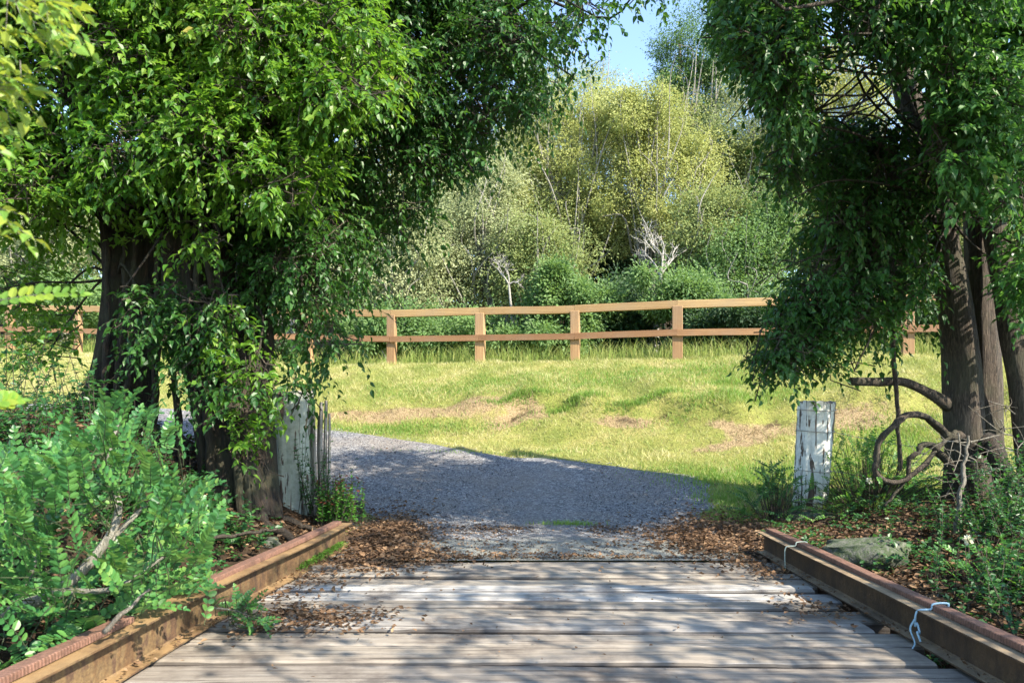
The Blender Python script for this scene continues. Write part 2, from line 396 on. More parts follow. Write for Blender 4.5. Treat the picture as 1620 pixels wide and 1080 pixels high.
M['rust_yellow'] = m_rust('ochre rusty steel', [(.34, (.04, .024, .016)), (.44, (.13, .07, .03)), (.52, (.19, .125, .056)), (.58, (.09, .05, .03)), (.66, (.17, .095, .05)), (.74, (.10, .06, .035))])
M['rust_shaded'] = m_rust('shaded brown rusty steel', [(.34, (.022, .015, .011)), (.46, (.055, .034, .019)), (.56, (.10, .062, .03)), (.64, (.06, .035, .022)), (.74, (.11, .06, .036))], lit_top=(.36, .27, .17))  # darker copy of the ochre steel, shade of the right web painted in
M['rust_red'] = m_rust('red rusty steel', [(.32, (.10, .052, .038)), (.48, (.25, .13, .09)), (.6, (.17, .085, .06)), (.72, (.36, .22, .165))], True)

def m_paint(name='flaking white paint', c0=(.52, .54, .50), c1=(.78, .79, .74), th=.42):
    m, nt, b = newmat(name)
    v = coords(nt, (1, 1, .16)); p = coords(nt)
    n = noise(nt, v, 9, 6, .62, .3); n2 = noise(nt, p, 3.2, 3); n3 = noise(nt, coords(nt, (30, 30, 1.2)), 1, 4)
    wood = ramp(nt, n3, [(.3, (.045, .032, .024)), (.7, (.16, .115, .085))])
    pt = ramp(nt, noise(nt, p, 14, 5, .7), [(.25, c0), (.6, c1)])
    pt = mixc(nt, ramp(nt, n3, [(.42, g(0)), (.75, g(.55))]), pt, (.40, .40, .36))
    f = math_(nt, 'ADD', n, math_(nt, 'MULTIPLY', math_(nt, 'SUBTRACT', n2, .5), .35))
    f = ramp(nt, f, [(th, g(1)), (th + .025, g(0))])
    cr = ramp(nt, noise(nt, coords(nt, (16, 16, .5)), 1.6, 3, .5), [(.355, g(1)), (.385, g(0))])
    f = math_(nt, 'MAXIMUM', f, cr)
    lk(nt, mixc(nt, f, pt, wood), b.inputs['Base Color']); b.inputs['Roughness'].default_value = .8
    bump(nt, b, math_(nt, 'SUBTRACT', n3, f), .6, .012)
    return m
M['paint'] = m_paint(); M['paint_shaded'] = m_paint('shaded old paint', (.22, .26, .19), (.40, .44, .37), .41)  # second one: left post's shade and green leaf reflection put into the colour

def m_oldwood():
    m, nt, b = newmat('old grey wood')
    n3 = noise(nt, coords(nt, (30, 30, 1.5)), 1, 5); n = noise(nt, coords(nt), 5, 4)
    c = ramp(nt, n3, [(.3, (.07, .06, .05)), (.5, (.26, .235, .20)), (.7, (.44, .42, .38))])
    lk(nt, mixc(nt, ramp(nt, n, [(.45, g(0)), (.65, g(.6))]), c, (.12, .10, .07)), b.inputs['Base Color']); b.inputs['Roughness'].default_value = .9
    bump(nt, b, n3, .8, .01); return m
M['oldwood'] = m_oldwood()

def m_timber(name, sc, a, bb, cc):
    m, nt, b = newmat(name); geo = nd(nt, 'ShaderNodeObjectInfo')
    v = coords(nt, sc); n = noise(nt, v, 2, 5, .6, .6); n2 = noise(nt, coords(nt), 1.1, 3)
    c = ramp(nt, n, [(.3, a), (.5, bb), (.72, cc)])
    c = mixc(nt, ramp(nt, n2, [(.4, g(0)), (.7, g(.5))]), c, tuple(x * .62 for x in bb))
    kn = noise(nt, coords(nt, (1.6, 7, 7)), 1.5, 2); c = mixc(nt, ramp(nt, kn, [(.68, g(0)), (.74, g(.8))]), c, (.13, .06, .03)); c = mixc(nt, math_(nt, 'MULTIPLY', geo.outputs['Random'], .6), c, tuple(x * .72 for x in a)); c = mixc(nt, ramp(nt, noise(nt, coords(nt), .7, 4), [(.5, g(0)), (.75, g(.4))]), c, (.30, .26, .21))
    lk(nt, c, b.inputs['Base Color']); b.inputs['Roughness'].default_value = .7; bump(nt, b, n, .4, .01); return m
M['timber_rail'] = m_timber('sawn rail timber', (.5, 22, 22), (.36, .21, .085), (.50, .325, .145), (.60, .42, .20))
M['timber_lower'] = m_timber('reddish rail timber', (.5, 22, 22), (.24, .115, .05), (.36, .19, .085), (.46, .27, .13))
M['timber_post'] = m_timber('sawn post timber', (22, 22, .6), (.28, .15, .065), (.42, .25, .115), (.52, .34, .165))

def m_rock():
    m, nt, b = newmat('mossy rock'); p = wcoords(nt)
    n = noise(nt, p, 5, 6, .7); n2 = noise(nt, p, 22, 5, .7); geo = nd(nt, 'ShaderNodeNewGeometry')
    c = ramp(nt, n, [(.3, (.05, .055, .042)), (.55, (.12, .125, .10)), (.75, (.21, .21, .175))])
    f = ramp(nt, math_(nt, 'ADD', n2, math_(nt, 'MULTIPLY', n, .5)), [(.68, g(0)), (.8, g(.9))])
    lk(nt, mixc(nt, f, c, (.035, .058, .018)), b.inputs['Base Color']); b.inputs['Roughness'].default_value = .9; bump(nt, b, math_(nt, 'ADD', n, n2), .8, .03); return m
M['rock'] = m_rock()

def m_plain(name, c, rough=.7, metal=0.0):
    m, nt, b = newmat(name); n = noise(nt, coords(nt), 30, 3)
    lk(nt, ramp(nt, n, [(.3, tuple(x * .75 for x in c)), (.7, c)]), b.inputs['Base Color']); b.inputs['Roughness'].default_value = rough; b.inputs['Metallic'].default_value = metal; return m
M['twine_blue'] = m_plain('blue twine', (.34, .52, .62)); M['twine_pale'] = m_plain('pale twine', (.48, .56, .46)); M['wire'] = m_plain('dull wire', (.34, .32, .29), .5, .4)
M['moss'] = leafmat('moss tuft', [(0, (.05, .13, .015)), (1, (.13, .26, .03))], .3, (.2, .4, .04), rough=.8)

# ------------------------------------------------------------------ terrain
def G(x, y, cut=True):
    x = np.asarray(x, float); y = np.asarray(y, float)
    xc = np.clip(x, -26, 11)
    yf = 17.5 - .28 * xc; yt = np.maximum(yf - 4.3, 10.2)
    zt = .75 + .12 * np.clip(-xc, 0, 8)
    r = np.clip((y - 9) / (yt - 9), 0, 1)
    z = zt * r ** 1.35
    zc = 2.57 + .068 * np.clip(-xc - 5, 0, 12)
    t = np.clip((y - yt) / (yf - .3 - yt), 0, 1)
    z = z + (zc - zt) * (1 - (1 - t) ** 1.3)
    z = z + .02 * np.clip(y - yf, 0, 8) + .20 * np.clip(y - yf - 7, 0, 60) + .05 * np.clip(y - 85, 0, 400)
    # hummocks and a worn step across the bank
    bk = S(t * 5) * S((1.02 - t) * 6)
    z = z + bk * (.05 * wob(x, y, 2.0, 3) + .03 * wob(x, y, 6.0, 5))
    st = .23 + .04 * np.sin(x * 1.1 + .4) + .03 * np.sin(x * 2.7) + .015 * np.sin(x * 7.3)
    z = z + bk * (.30 * S((t - st) / .06) - .30 * S((t - st) / .6)) * S((x + 1.6) / 1.2) * (.72 + .28 * np.sin(x * 1.6 + 1) * np.sin(x * 3.7))
    # left mound under the big tree
    fy = S((10.7 - y) / 2.3) * (.25 + .75 * S((y - 1.5) / 4.0))
    z = z + 1.3 * S((-x - 2.05) / 2.4) * fy * S((y + 30) / 25) * (1 + .1 * wob(x, y, 1.5, 9)) - .25 * S((-x - 2.05) / .6) * S((6.6 - y) / 2)
    # right shoulder
    z = z + .38 * S((x - 2.9) / 2.6) * S((12.5 - y) / 3.5)
    z = z + .02 * wob(x, y, 3.1, 2) * S((np.abs(x - .3) - 2.3) / .5)
    if cut:
        z = z - .5 * S((6.95 - y) / .3) * S((x + 2.3) / .2) * S((2.9 - x) / .2)
    return z

def gz(x, y, cut=True): return float(G(np.array([x]), np.array([y]), cut)[0])

def axis(a, b, step, far):
    core = np.arange(a, b + 1e-6, step); out = [core]
    d = step; lo = []; v = a
    while v > -far: d *= 1.25; v -= d; lo.append(v)
    d = step; hi = []; v = b
    while v < far: d *= 1.25; v += d; hi.append(v)
    return np.concatenate([lo[::-1], core, hi])
gx = axis(-12, 11, .11, 600); gy = axis(0, 20, .11, 600)
X, Y = np.meshgrid(gx, gy)
Z = G(X, Y)
nx, ny = len(gx), len(gy)
i = np.arange(ny - 1)[:, None] * nx; j = np.arange(nx - 1)[None]
mb = MB(); mb.add(np.stack([X, Y, Z], -1).reshape(-1, 3), np.stack([i + j, i + j + 1, i + j + 1 + nx, i + j + nx], -1).reshape(-1, 4))
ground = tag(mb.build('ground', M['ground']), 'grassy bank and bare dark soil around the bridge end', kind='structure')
def litter_shade_at(x, y):
    l = S((-x - 1.7) / .5) * S((10.6 - y) / .9)
    r_ = S((x - 2.0) / .5) * S((9.3 - .12 * (x - 3) - y) / .8)
    undercut_shade = .56 * np.exp(-((np.clip((y - (13.2 - .28 * np.clip(x, -26, 11))) / 4, -1, 1) - (.215 + .04 * np.sin(x * 1.1 + .4) + .03 * np.sin(x * 2.7) + .015 * np.sin(x * 7.3))) / .042) ** 2) * S((x + .9) / .8) * S((6 - x) / 1.5) * S((np.sin(x * 2.9 + 1) + .6 * np.sin(x * 7.1)) * 1.2)  # dark soil strip along the step, its undercut shade painted in
    l = np.maximum(l, undercut_shade); w_ = S((y - 24 + .28 * np.clip(x, -26, 11)) / 3)
    return np.clip(np.maximum(np.maximum(l, r_), w_), 0, 1)
def bare_at(x, y):
    def e(cx, cy, a, b): return np.exp(-((x - cx) / a) ** 2 - ((y - cy) / b) ** 2)
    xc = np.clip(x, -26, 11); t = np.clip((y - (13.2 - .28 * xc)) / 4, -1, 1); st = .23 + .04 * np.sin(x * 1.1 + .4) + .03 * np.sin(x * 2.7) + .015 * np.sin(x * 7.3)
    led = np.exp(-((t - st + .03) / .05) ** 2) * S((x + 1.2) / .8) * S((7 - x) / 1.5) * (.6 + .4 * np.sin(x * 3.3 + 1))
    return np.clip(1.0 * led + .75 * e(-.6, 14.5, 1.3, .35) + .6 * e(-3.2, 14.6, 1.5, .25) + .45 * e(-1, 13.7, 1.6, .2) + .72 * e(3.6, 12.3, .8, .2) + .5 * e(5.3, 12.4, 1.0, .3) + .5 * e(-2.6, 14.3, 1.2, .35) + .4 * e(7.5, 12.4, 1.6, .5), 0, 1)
for nm, f in (('litter', litter_shade_at), ('bare', bare_at)):
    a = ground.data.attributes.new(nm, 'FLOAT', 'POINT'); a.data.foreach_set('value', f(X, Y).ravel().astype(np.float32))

# gravel road, from the deck end and then away to the left behind the big tree
yr = np.arange(6.665, 18, .07)
xl = np.interp(yr, [6.7, 9.4, 10.0, 10.8, 11.5, 12.3, 13.5, 15, 18], [-1.9, -1.9, -2.2, -3.1, -5, -8.5, -17, -24, -34]) + .06 * np.sin(yr * 7)
xr = np.interp(yr, [6.7, 7.2, 9.5, 10.5, 11.2, 11.8, 12.4, 13.0, 13.6, 14.3, 15.3, 17, 18], [2.5, 2.3, 2.6, 3.1, 2.9, 1.9, .7, -.7, -2.3, -4.8, -8.6, -15, -20]) + .09 * np.sin(yr * 5.3) + .05 * np.sin(yr * 13)
u = np.linspace(0, 1, 130) ** .9
RX = xr[:, None] + (xl - xr)[:, None] * u[None]; RY = np.repeat(yr[:, None], 130, 1)
RZ = G(RX, RY, False) + .012 - .05 * S((.04 - np.minimum(u, 1 - u)) / .04)[None]
RZ += .02 * np.exp(-((RX - .5) / .35) ** 2) * S((RY - 7.3) / .5)       # raised middle between the wheel tracks
i = np.arange(len(yr) - 1)[:, None] * 130; j = np.arange(129)[None]
mb = MB(); mb.add(np.stack([RX, RY, RZ], -1).reshape(-1, 3), np.stack([i + j + 1, i + j, i + j + 130, i + j + 131], -1).reshape(-1, 4))
tag(mb.build('gravel_road', M['gravel']), 'grey gravel road curving left from the bridge end', kind='structure')

def on_road(x, y): return (x > np.interp(y, yr, xl)) & (x < np.interp(y, yr, xr)) & (y > 6.75) & (y < 17.9)

# loose stones on the road
n = 24000
y = rng.uniform(6.9, 14.5, n * 2); x = rng.uniform(-7, 3.4, n * 2)
k = on_road(x, y) & (rng.uniform(0, 1, 2 * n) < (.15 + .85 * S((y - 7.6) / .6)) * (.5 + .5 * S(wob(x, y, 1.5, 4) + .6))); x = x[k][:n]; y = y[k][:n]
s = rng.uniform(.004, .011, len(x)) * (1 + (rng.uniform(0, 1, len(x)) > .95) * .9)
oc = np.array([(1, 0, 0), (0, 1, 0), (-1, 0, 0), (0, -1, 0), (0, 0, .75), (0, 0, -.6)]); of = np.array([(0, 1, 4), (1, 2, 4), (2, 3, 4), (3, 0, 4), (1, 0, 5), (2, 1, 5), (3, 2, 5), (0, 3, 5)])
V = oc[None] * s[:, None, None] * rng.uniform(.6, 1.3, (len(x), 6, 1)); a = rng.uniform(0, 6.3, len(x))
V = np.stack([V[..., 0] * np.cos(a)[:, None] - V[..., 1] * np.sin(a)[:, None], V[..., 0] * np.sin(a)[:, None] + V[..., 1] * np.cos(a)[:, None], V[..., 2]], -1)
V += np.stack([x, y, G(x, y, False) + .014 + s * .3], -1)[:, None]
mb = MB(); mb.add(V.reshape(-1, 3), ((np.arange(len(x)) * 6)[:, None, None] + of[None]).reshape(-1, 3))
tag(mb.build('loose_gravel', M['pebble'], smooth=False), 'loose grey stones scattered over the gravel road', 'gravel', kind='stuff')

# ------------------------------------------------------------------ bridge
bridge = thing('timber_bridge', (0.3, 4, 0), 'weathered plank bridge deck in the foreground, leading onto the gravel road', 'bridge')
mb = MB(); yb = 6.74; r2 = np.random.default_rng(5)
while yb > .6:
    w = r2.choice([.13, .19, .22, .26, .31]); gap = r2.choice([.005, .008, .012, .02])
    x0 = -2.12 + r2.uniform(-.06, .05); x1 = 2.46 + r2.uniform(-.22, .1); zt_ = r2.uniform(-.02, .008)
    xs = np.linspace(x0, x1, 46); sec = [(0, -.09), (0, -.022), (.008, -.008), (.028, 0), (w * .35, .003), (w * .7, .002), (w - .028, 0), (w - .008, -.009), (w, -.024), (w, -.09)]
    ws = r2.uniform(0, 6); tl = r2.normal(0, .004)
    V = []
    for xx in xs:
        e = np.sin(xx * 2.1 + ws) * .004 + np.sin(xx * 7 + ws * 3) * .0025
        for q, (sy, sz) in enumerate(sec):
            chip = max(0, np.sin(xx * 9 + ws * 5) * np.sin(xx * 23 + ws)) ** 2 * .009 if q in (1, 2, 8) else 0
            V.append((xx, yb - w + sy + e - .010 * xx, zt_ + sz + tl * xx * .5 + np.sin(xx * 1.3 + ws) * .004 - chip))
    ns = len(sec); ii = np.arange(len(xs) - 1)[:, None] * ns; jj = np.arange(ns)[None]; kk = (jj + 1) % ns
    F4 = np.stack([ii + jj, ii + kk, ii + kk + ns, ii + jj + ns], -1).reshape(-1, 4)
    V = np.array(V); c0 = len(V); V = np.vstack([V, V[:ns].mean(0), V[-ns:].mean(0)])
    q = np.arange(ns); q1 = (q + 1) % ns
    F3 = np.vstack([np.stack([q1, q, np.full(ns, c0)], 1), np.stack([q + c0 - ns, q1 + c0 - ns, np.full(ns, c0 + 1)], 1)])
    mb.add2(V, F3[:, ::-1], F4[:, ::-1]); yb -= w + gap
mb.build('deck', M['plank'], bridge, (0.3, 4, 0), smooth=False)
for gx_ in (-1.55, .3, 2.1):
    mb = MB(); boxm(mb, (gx_ - .15, .5, -.48), (gx_ + .15, 6.72, -.12), .01); mb.build('girder', M['oldwood'], bridge, (0.3, 4, 0), smooth=False)

def ext(mb, path, sec):
    """extrude a closed section (across, up) along a path"""
    path = np.asarray(path); T = nrm(np.gradient(path, axis=0)); A = nrm(np.cross(T, [0, 0, 1.]))
    ns = len(sec); V = []
    for p, a in zip(path, A):
        for s_, u_ in sec: V.append(p + a * s_ + np.array([0, 0, u_]))
    n = len(path); V = np.array(V)
    ii = np.arange(n - 1)[:, None] * ns; jj = np.arange(ns)[None]; kk = (jj + 1) % ns
    mb.add(V, np.stack([ii + jj, ii + kk, ii + kk + ns, ii + jj + ns], -1).reshape(-1, 4))
def isec(w, h, tf, tw):
    a, b = w / 2, tw / 2
    return [(-a, 0), (a, 0), (a, tf * .7), (b + .01, tf), (b, tf + .01), (b, h - tf - .01), (b + .01, h - tf), (a, h - tf * .7), (a, h), (-a, h), (-a, h - tf * .7), (-b - .01, h - tf), (-b, h - tf - .01), (-b, tf + .01), (-b - .01, tf), (-a, tf * .7)]
def plug(mb, p, sec, T):
    a = nrm(np.cross(T, [0, 0, 1.])); V = np.array([p + a * s_ + np.array([0, 0, u_]) for s_, u_ in sec])
    mb.add(V, [(9, 8, 7, 10), (10, 7, 6, 11), (11, 6, 5, 12), (12, 5, 4, 13), (13, 4, 3, 14), (14, 3, 2, 15), (15, 2, 1, 0)])
def beam(p0, p1, side, strips, label, h=.27):
    p0 = np.array(p0, float); p1 = np.array(p1, float)
    n = 40; path = p0 + (p1 - p0) * np.linspace(0, 1, n)[:, None]
    tt = np.linspace(0, 1, n); path[:, 0] += .012 * np.sin(tt * 9) ; path[:, 2] += .006 * np.sin(tt * 13)
    org = tuple((p0 + p1) / 2)
    t = thing('kerb_beam', org, label, 'steel beam', 'rusty steel beams edging the deck')
    sec = isec(.165, h, .014, .02)
    mb = MB(); ext(mb, path, sec); T = nrm(p1 - p0); plug(mb, path[0], sec, T); plug(mb, path[-1], sec, T)
    mb.build('girder', M['rust_yellow' if side < 0 else 'rust_shaded'], t, org, smooth=False)
    L = np.linalg.norm(p1 - p0)
    for a, b_, lift in strips:
        m_ = int(24 * (b_ - a)) + 4; q = p0 + (p1 - p0) * np.linspace(a, b_, m_)[:, None]; q[:, 0] += .012 * np.sin(np.linspace(a, b_, m_) * 9); q[:, 2] += lift
        c = .038 * side
        s2 = [(c - .04, h + .002), (c + .04, h + .002), (c + .04, h + .02), (c + .039, h + .032), (c + .034, h + .036), (c - .034, h + .036), (c - .039, h + .032), (c - .04, h + .02)]
        mb = MB(); ext(mb, q, s2)
        for e_ in (q[0], q[-1]):
            A = nrm(np.cross(T, [0, 0, 1.])); V = np.array([e_ + A * s_ + np.array([0, 0, u_]) for s_, u_ in s2]); mb.add(V, [(0, 1, 2, 7), (7, 2, 3, 6), (6, 3, 4, 5)])
        mb.build('top_rail', M['rust_red'], t, org, smooth=False)
    return t
beam((-2.245, 1.1, .012), (-1.725, 7.45, .012), -1, [(.0, .44, 0), (.56, .985, .002)], 'ochre rusty beam along the left deck edge, half buried in ferny leaves', .225)
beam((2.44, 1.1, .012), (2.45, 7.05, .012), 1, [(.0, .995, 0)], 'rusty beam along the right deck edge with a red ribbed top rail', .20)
# bent end plate of the left beam
# string loops
def loop_tie(name, y_, xo, mat_, label, tail):
    mb = MB(); h = .012 + .20; a = .087
    pts = [(xo - a - .004, y_ + .02, .02), (xo - a - .012, y_ + .01, .12), (xo - a - .006, y_, h - .004), (xo - .02, y_ - .01, h + .010), (xo - .004, y_ - .01, h + .040), (xo + .078, y_ - .005, h + .042), (xo + .087, y_, h + .01), (xo + a + .006, y_ + .02, .05)]
    if tail: pts = [(xo - a - .02, y_ - .06, .05), (xo - a - .03, y_ - .045, .1), (xo - a - .008, y_ - .03, .09), (xo - a - .012, y_ - .01, .14)] + pts[1:]
    tube(mb, cat(pts, 60), [.0045 if not tail else .0062], 6)
    if tail: tube(mb, cat([(xo - a - .02, y_ + .0, .16), (xo - a - .035, y_ + .02, .10), (xo - a - .025, y_ - .01, .03), (xo - a - .05, y_ - .03, .0)], 20), [.006, .004], 6)
    o = mb.build(name, mat_, None, (xo, y_, .012)); tag(o, label, 'string')
loop_tie('string_tie', 6.25, 2.449, M['twine_pale'], 'thin pale string looped round the far end of the right beam', False)
loop_tie('string_tie', 4.22, 2.445, M['twine_blue'], 'knotted pale blue twine tied round the near part of the right beam', True)

# ------------------------------------------------------------------ posts
def old_post(base, top, r0, r1, seed):
    base = np.array(base, float); top = np.array(top, float); n = 34; sides = 44
    mb = MB(); a = np.linspace(0, 2 * np.pi, sides, endpoint=False); V = []
    for q in range(n):
        t = q / (n - 1); c = base + (top - base) * t; r_ = r0 + (r1 - r0) * t
        rr = r_ * (1 + .035 * np.sin(5 * a + seed + t) + .02 * np.sin(13 * a + 2 * t) - .07 * np.maximum(0, np.sin(6 * a + seed + .8 * np.sin(3 * t))) ** 30 - .05 * np.maximum(0, np.sin(9 * a + seed * 2 + .5 * t)) ** 24 + .01 * np.sin(40 * t + 3 * a))
        dz = (.012 * np.sin(7 * a + seed) + .02 * np.sin(2 * a)) if q == n - 1 else 0
        V.append(np.stack([c[0] + np.cos(a) * rr, c[1] + np.sin(a) * rr, np.full(sides, c[2]) + dz], 1))
    c = top; 
    V.append(np.stack([c[0] + np.cos(a) * r1 * .82, c[1] + np.sin(a) * r1 * .82, np.full(sides, c[2] + .012) + .012 * np.sin(5 * a)], 1))
    V.append(np.stack([c[0] + np.cos(a) * r1 * .4, c[1] + np.sin(a) * r1 * .4, np.full(sides, c[2] - .03)], 1))
    V = np.vstack(V + [[c - np.array([0, 0, .06])]]); n += 2
    ii = np.arange(n - 1)[:, None] * sides; jj = np.arange(sides)[None]; kk = (jj + 1) % sides
    F = np.stack([ii + jj, ii + kk, ii + kk + sides, ii + jj + sides], -1).reshape(-1, 4)
    nside = (n - 3) * sides
    jj = jj[0]; kk = kk[0]
    side = MB(); side.add(V[:(n - 2) * sides], F[:nside])
    cap = MB(); cap.add2(V[(n - 3) * sides:], np.stack([jj + 2 * sides, kk + 2 * sides, np.full(sides, 3 * sides)], 1), F[nside:] - (n - 3) * sides)
    return side, cap
bx, by = 3.86, 9.45; b0 = np.array([bx, by, gz(bx, by) - .25]); tp = np.array([bx + .10, by, 1.50])
post = thing('gate_post', tuple(b0), 'round post with flaking white paint standing right of the gravel road', 'post')
side, cap = old_post(b0, tp, .205, .232, 1.0)
side.build('post_body', M['paint'], post, b0); cap.build('post_top', M['oldwood'], post, b0)
for zz in (1.40, 1.13, .62, .22):
    t = (zz - b0[2]) / (tp[2] - b0[2]); c = b0 + (tp - b0) * t; r_ = .205 + .027 * t + .004
    a = np.linspace(0, 2 * np.pi, 50); mb = MB(); tube(mb, np.stack([c[0] + np.cos(a) * r_ * 1.03, c[1] + np.sin(a) * r_ * 1.03, zz + .012 * np.sin(a * 2 + zz)], 1), [.005], 5)
    mb.build('wire_band', M['wire'], post, b0)
# left, split post
bx, by = -2.72, 9.0; b0 = np.array([bx, by, gz(bx, by) - .2]); tp = np.array([bx - .01, by, 1.62])
lp = thing('gate_post', tuple(b0), 'broad split old post with peeling white paint, vines over its top, left of the road', 'post')
side, cap = old_post(b0, tp, .25, .255, 4.0)
side.build('post_body', M['paint_shaded'], lp, b0); cap.build('post_top', M['oldwood'], lp, b0)
for k, (dx, dy, w, zt_) in enumerate([(.285, -.06, .03, 1.44), (.325, .03, .022, 1.33), (.362, -.03, .032, 1.5), (.405, .02, .026, 1.52), (.44, .06, .02, 1.36)]):
    mb = MB(); n = 14; pts = np.stack([bx + dx + .008 * np.sin(np.linspace(0, 5, n) + k), by + dy + .006 * np.sin(np.linspace(0, 7, n)), np.linspace(b0[2] + .1, zt_, n)], 1)
    tube(mb, pts, [w * 1.1, w, w * .9, w * .75], 4, .05, k); mb.build('splinter', M['oldwood'], lp, b0, smooth=False)

# ------------------------------------------------------------------ fence
fxs = [1.486 + 2.26 * k for k in range(-3, 7)] + [1.486 - 3 * 2.26 - 2.42 * k for k in range(1, 6)]
fxs = sorted(fxs); ang = math.atan(-.28)
fence = thing('timber_fence', (1.486, 17.08, 2.57), 'new two rail timber fence along the top of the grassy bank', 'fence')
def fy(x): return 17.5 - .28 * x
def ftop(x): return float(np.interp(x, [-16, -3, 1.5, 3.7, 8, 15], [4.66, 3.97, 3.9, 3.92, 3.86, 3.8]))
pmb = MB(); boxm(pmb, (-.105, -.085, -1.7), (.105, .085, 0), .008); fpost = None
for x in fxs:
    o = pmb.build('fence_post', M['timber_post'], fence, (0, 0, 0), smooth=False) if fpost is None else fpost.copy()
    if fpost is None: fpost = o
    else: C.objects.link(o)
    o.location = (x - 1.486, fy(x) - 17.08, ftop(x) - .13 - 2.57); o.rotation_euler = (0, 0, ang + float(rng.normal(0, .03)))
    o.scale = (float(rng.uniform(.92, 1.12)), 1, 1)
for a, b_ in zip(fxs[:-1], fxs[1:]):
    L = math.hypot(b_ - a, fy(b_) - fy(a)); dz = ftop(b_) - ftop(a); md = (a + b_) / 2
    for nm, off, hh, th, dy, ln in (('top_rail', 0, .17, .12, .0, L - .004), ('lower_rail', -.66, .145, .05, -.11, L - .004)):
        mb = MB(); n = 12; jt = rng.normal(0, .006)
        xs = np.linspace(-ln / 2, ln / 2, n); wv = rng.normal(0, .004)
        if nm == 'top_rail': sec = [(-th / 2, -hh), (th / 2, -hh), (th / 2, -.006), (th / 2 - .006, 0), (-th / 2 + .006, 0), (-th / 2, -.006)]
        else: sec = [(-th / 2, -hh), (th / 2, -hh), (th / 2, 0), (-th / 2, 0)]
        V = [(q, s_, u_ + wv * np.sin(q * 2.5)) for q in xs for s_, u_ in sec]; ns = len(sec)
        ii = np.arange(n - 1)[:, None] * ns; jj = np.arange(ns)[None]; kk = (jj + 1) % ns
        mb.add(V, np.stack([ii + jj, ii + jj + ns, ii + kk + ns, ii + kk], -1).reshape(-1, 4))
        if ns == 6: mb.add([V[q] for q in range(6)], [(0, 1, 2, 5), (5, 2, 3, 4)]); mb.add([V[-6 + q] for q in range(6)], [(5, 2, 1, 0), (4, 3, 2, 5)])
        else: mb.add(V[:4], [(0, 1, 2, 3)]); mb.add(V[-4:], [(3, 2, 1, 0)])
        o = mb.build(nm, M['timber_rail' if nm == 'top_rail' else 'timber_lower'], fence, (0, 0, 0), smooth=False)
        nx_, ny_ = math.sin(ang), -math.cos(ang)
        o.location = (md - 1.486 - nx_ * dy, fy(md) - 17.08 - ny_ * dy - (.0), (ftop(a) + ftop(b_)) / 2 + off - 2.57 + jt * (nm != 'top_rail'))
        o.location.x = md - 1.486 + nx_ * (-dy); o.location.y = fy(md) - 17.08 + ny_ * (-dy)
        o.rotation_euler = (0, -math.atan2(dz, L), ang)

# ------------------------------------------------------------------ grass
def blades(name, x, y, h, w, mat_, label, lean=.5, segs=1, cutg=True, cat_='grass'):
    n = len(x); P = np.stack([x, y, G(x, y, cutg) - .005], 1)
    a = rng.uniform(0, 6.283, n); sd = np.stack([np.cos(a), np.sin(a), np.zeros(n)], 1)
    b_ = rng.uniform(0, 6.283, n); ln = np.stack([np.cos(b_), np.sin(b_), np.zeros(n)], 1) * rng.uniform(.1, 1, n)[:, None] * lean
    up = np.array([0, 0, 1.]); mb = MB(); h = h[:, None]; w = w[:, None]
    if segs == 1:
        V = np.stack([P - sd * w, P + sd * w, P + (up + ln) * h * nrm(np.ones((n, 1)))], 1)
        mb.add(V.reshape(-1, 3), np.arange(3 * n).reshape(-1, 3))
    else:
        m1 = P + (up * .6 + ln * .3) * h; t = P + (up * .92 + ln * 1.0) * h
        V = np.stack([P - sd * w, P + sd * w, m1 + sd * w * .8, m1 - sd * w * .8, t], 1)
        q = np.arange(n)[:, None] * 5
        mb.add2(V.reshape(-1, 3), q + np.array([[3, 2, 4]]), q + np.array([[0, 1, 2, 3]]))
    return tag(mb.build(name, mat_, smooth=False), label, cat_, kind='stuff')
n = 300000
x = rng.uniform(-17, 11.5, n); y = rng.uniform(9.2, 21.5, n)
yf = 17.5 - .28 * x
px_, _ = proj(np.stack([x, y, np.zeros(n)], 1))
k = (~on_road(x + rng.normal(0, .1, n), y + rng.normal(0, .1, n))) & (y < yf + 1.2) & (px_ > -60) & (px_ < 1700) & (litter_shade_at(x, y) < .3 + .3 * rng.uniform(0, 1, n)) & (rng.uniform(0, 1, n) > bare_at(x, y) * 1.1) & (y > 10.4 - .9 * (x > 2.6))
x, y = x[k], y[k]
cl = S((wob(x, y, 2.2, 1) + .1) * 1.5)
blades('bank_grass', x, y, rng.uniform(.025, .085, len(x)) * (1 + .9 * cl), rng.uniform(.004, .008, len(x)), M['grass'], 'mown yellow green grass covering the sunny bank', 1.5)
n = 90000; x = rng.uniform(-8, 10, n); y = rng.uniform(11, 17, n); k = (rng.uniform(0, 1, n) < bare_at(x, y) * 1.2) & ~on_road(x, y); x, y = x[k], y[k]
blades('dry_thatch', x, y, rng.uniform(.02, .07, len(x)), rng.uniform(.003, .006, len(x)), M['straw'], 'dry brown thatch on the worn patches of the bank', 3.0, 2)
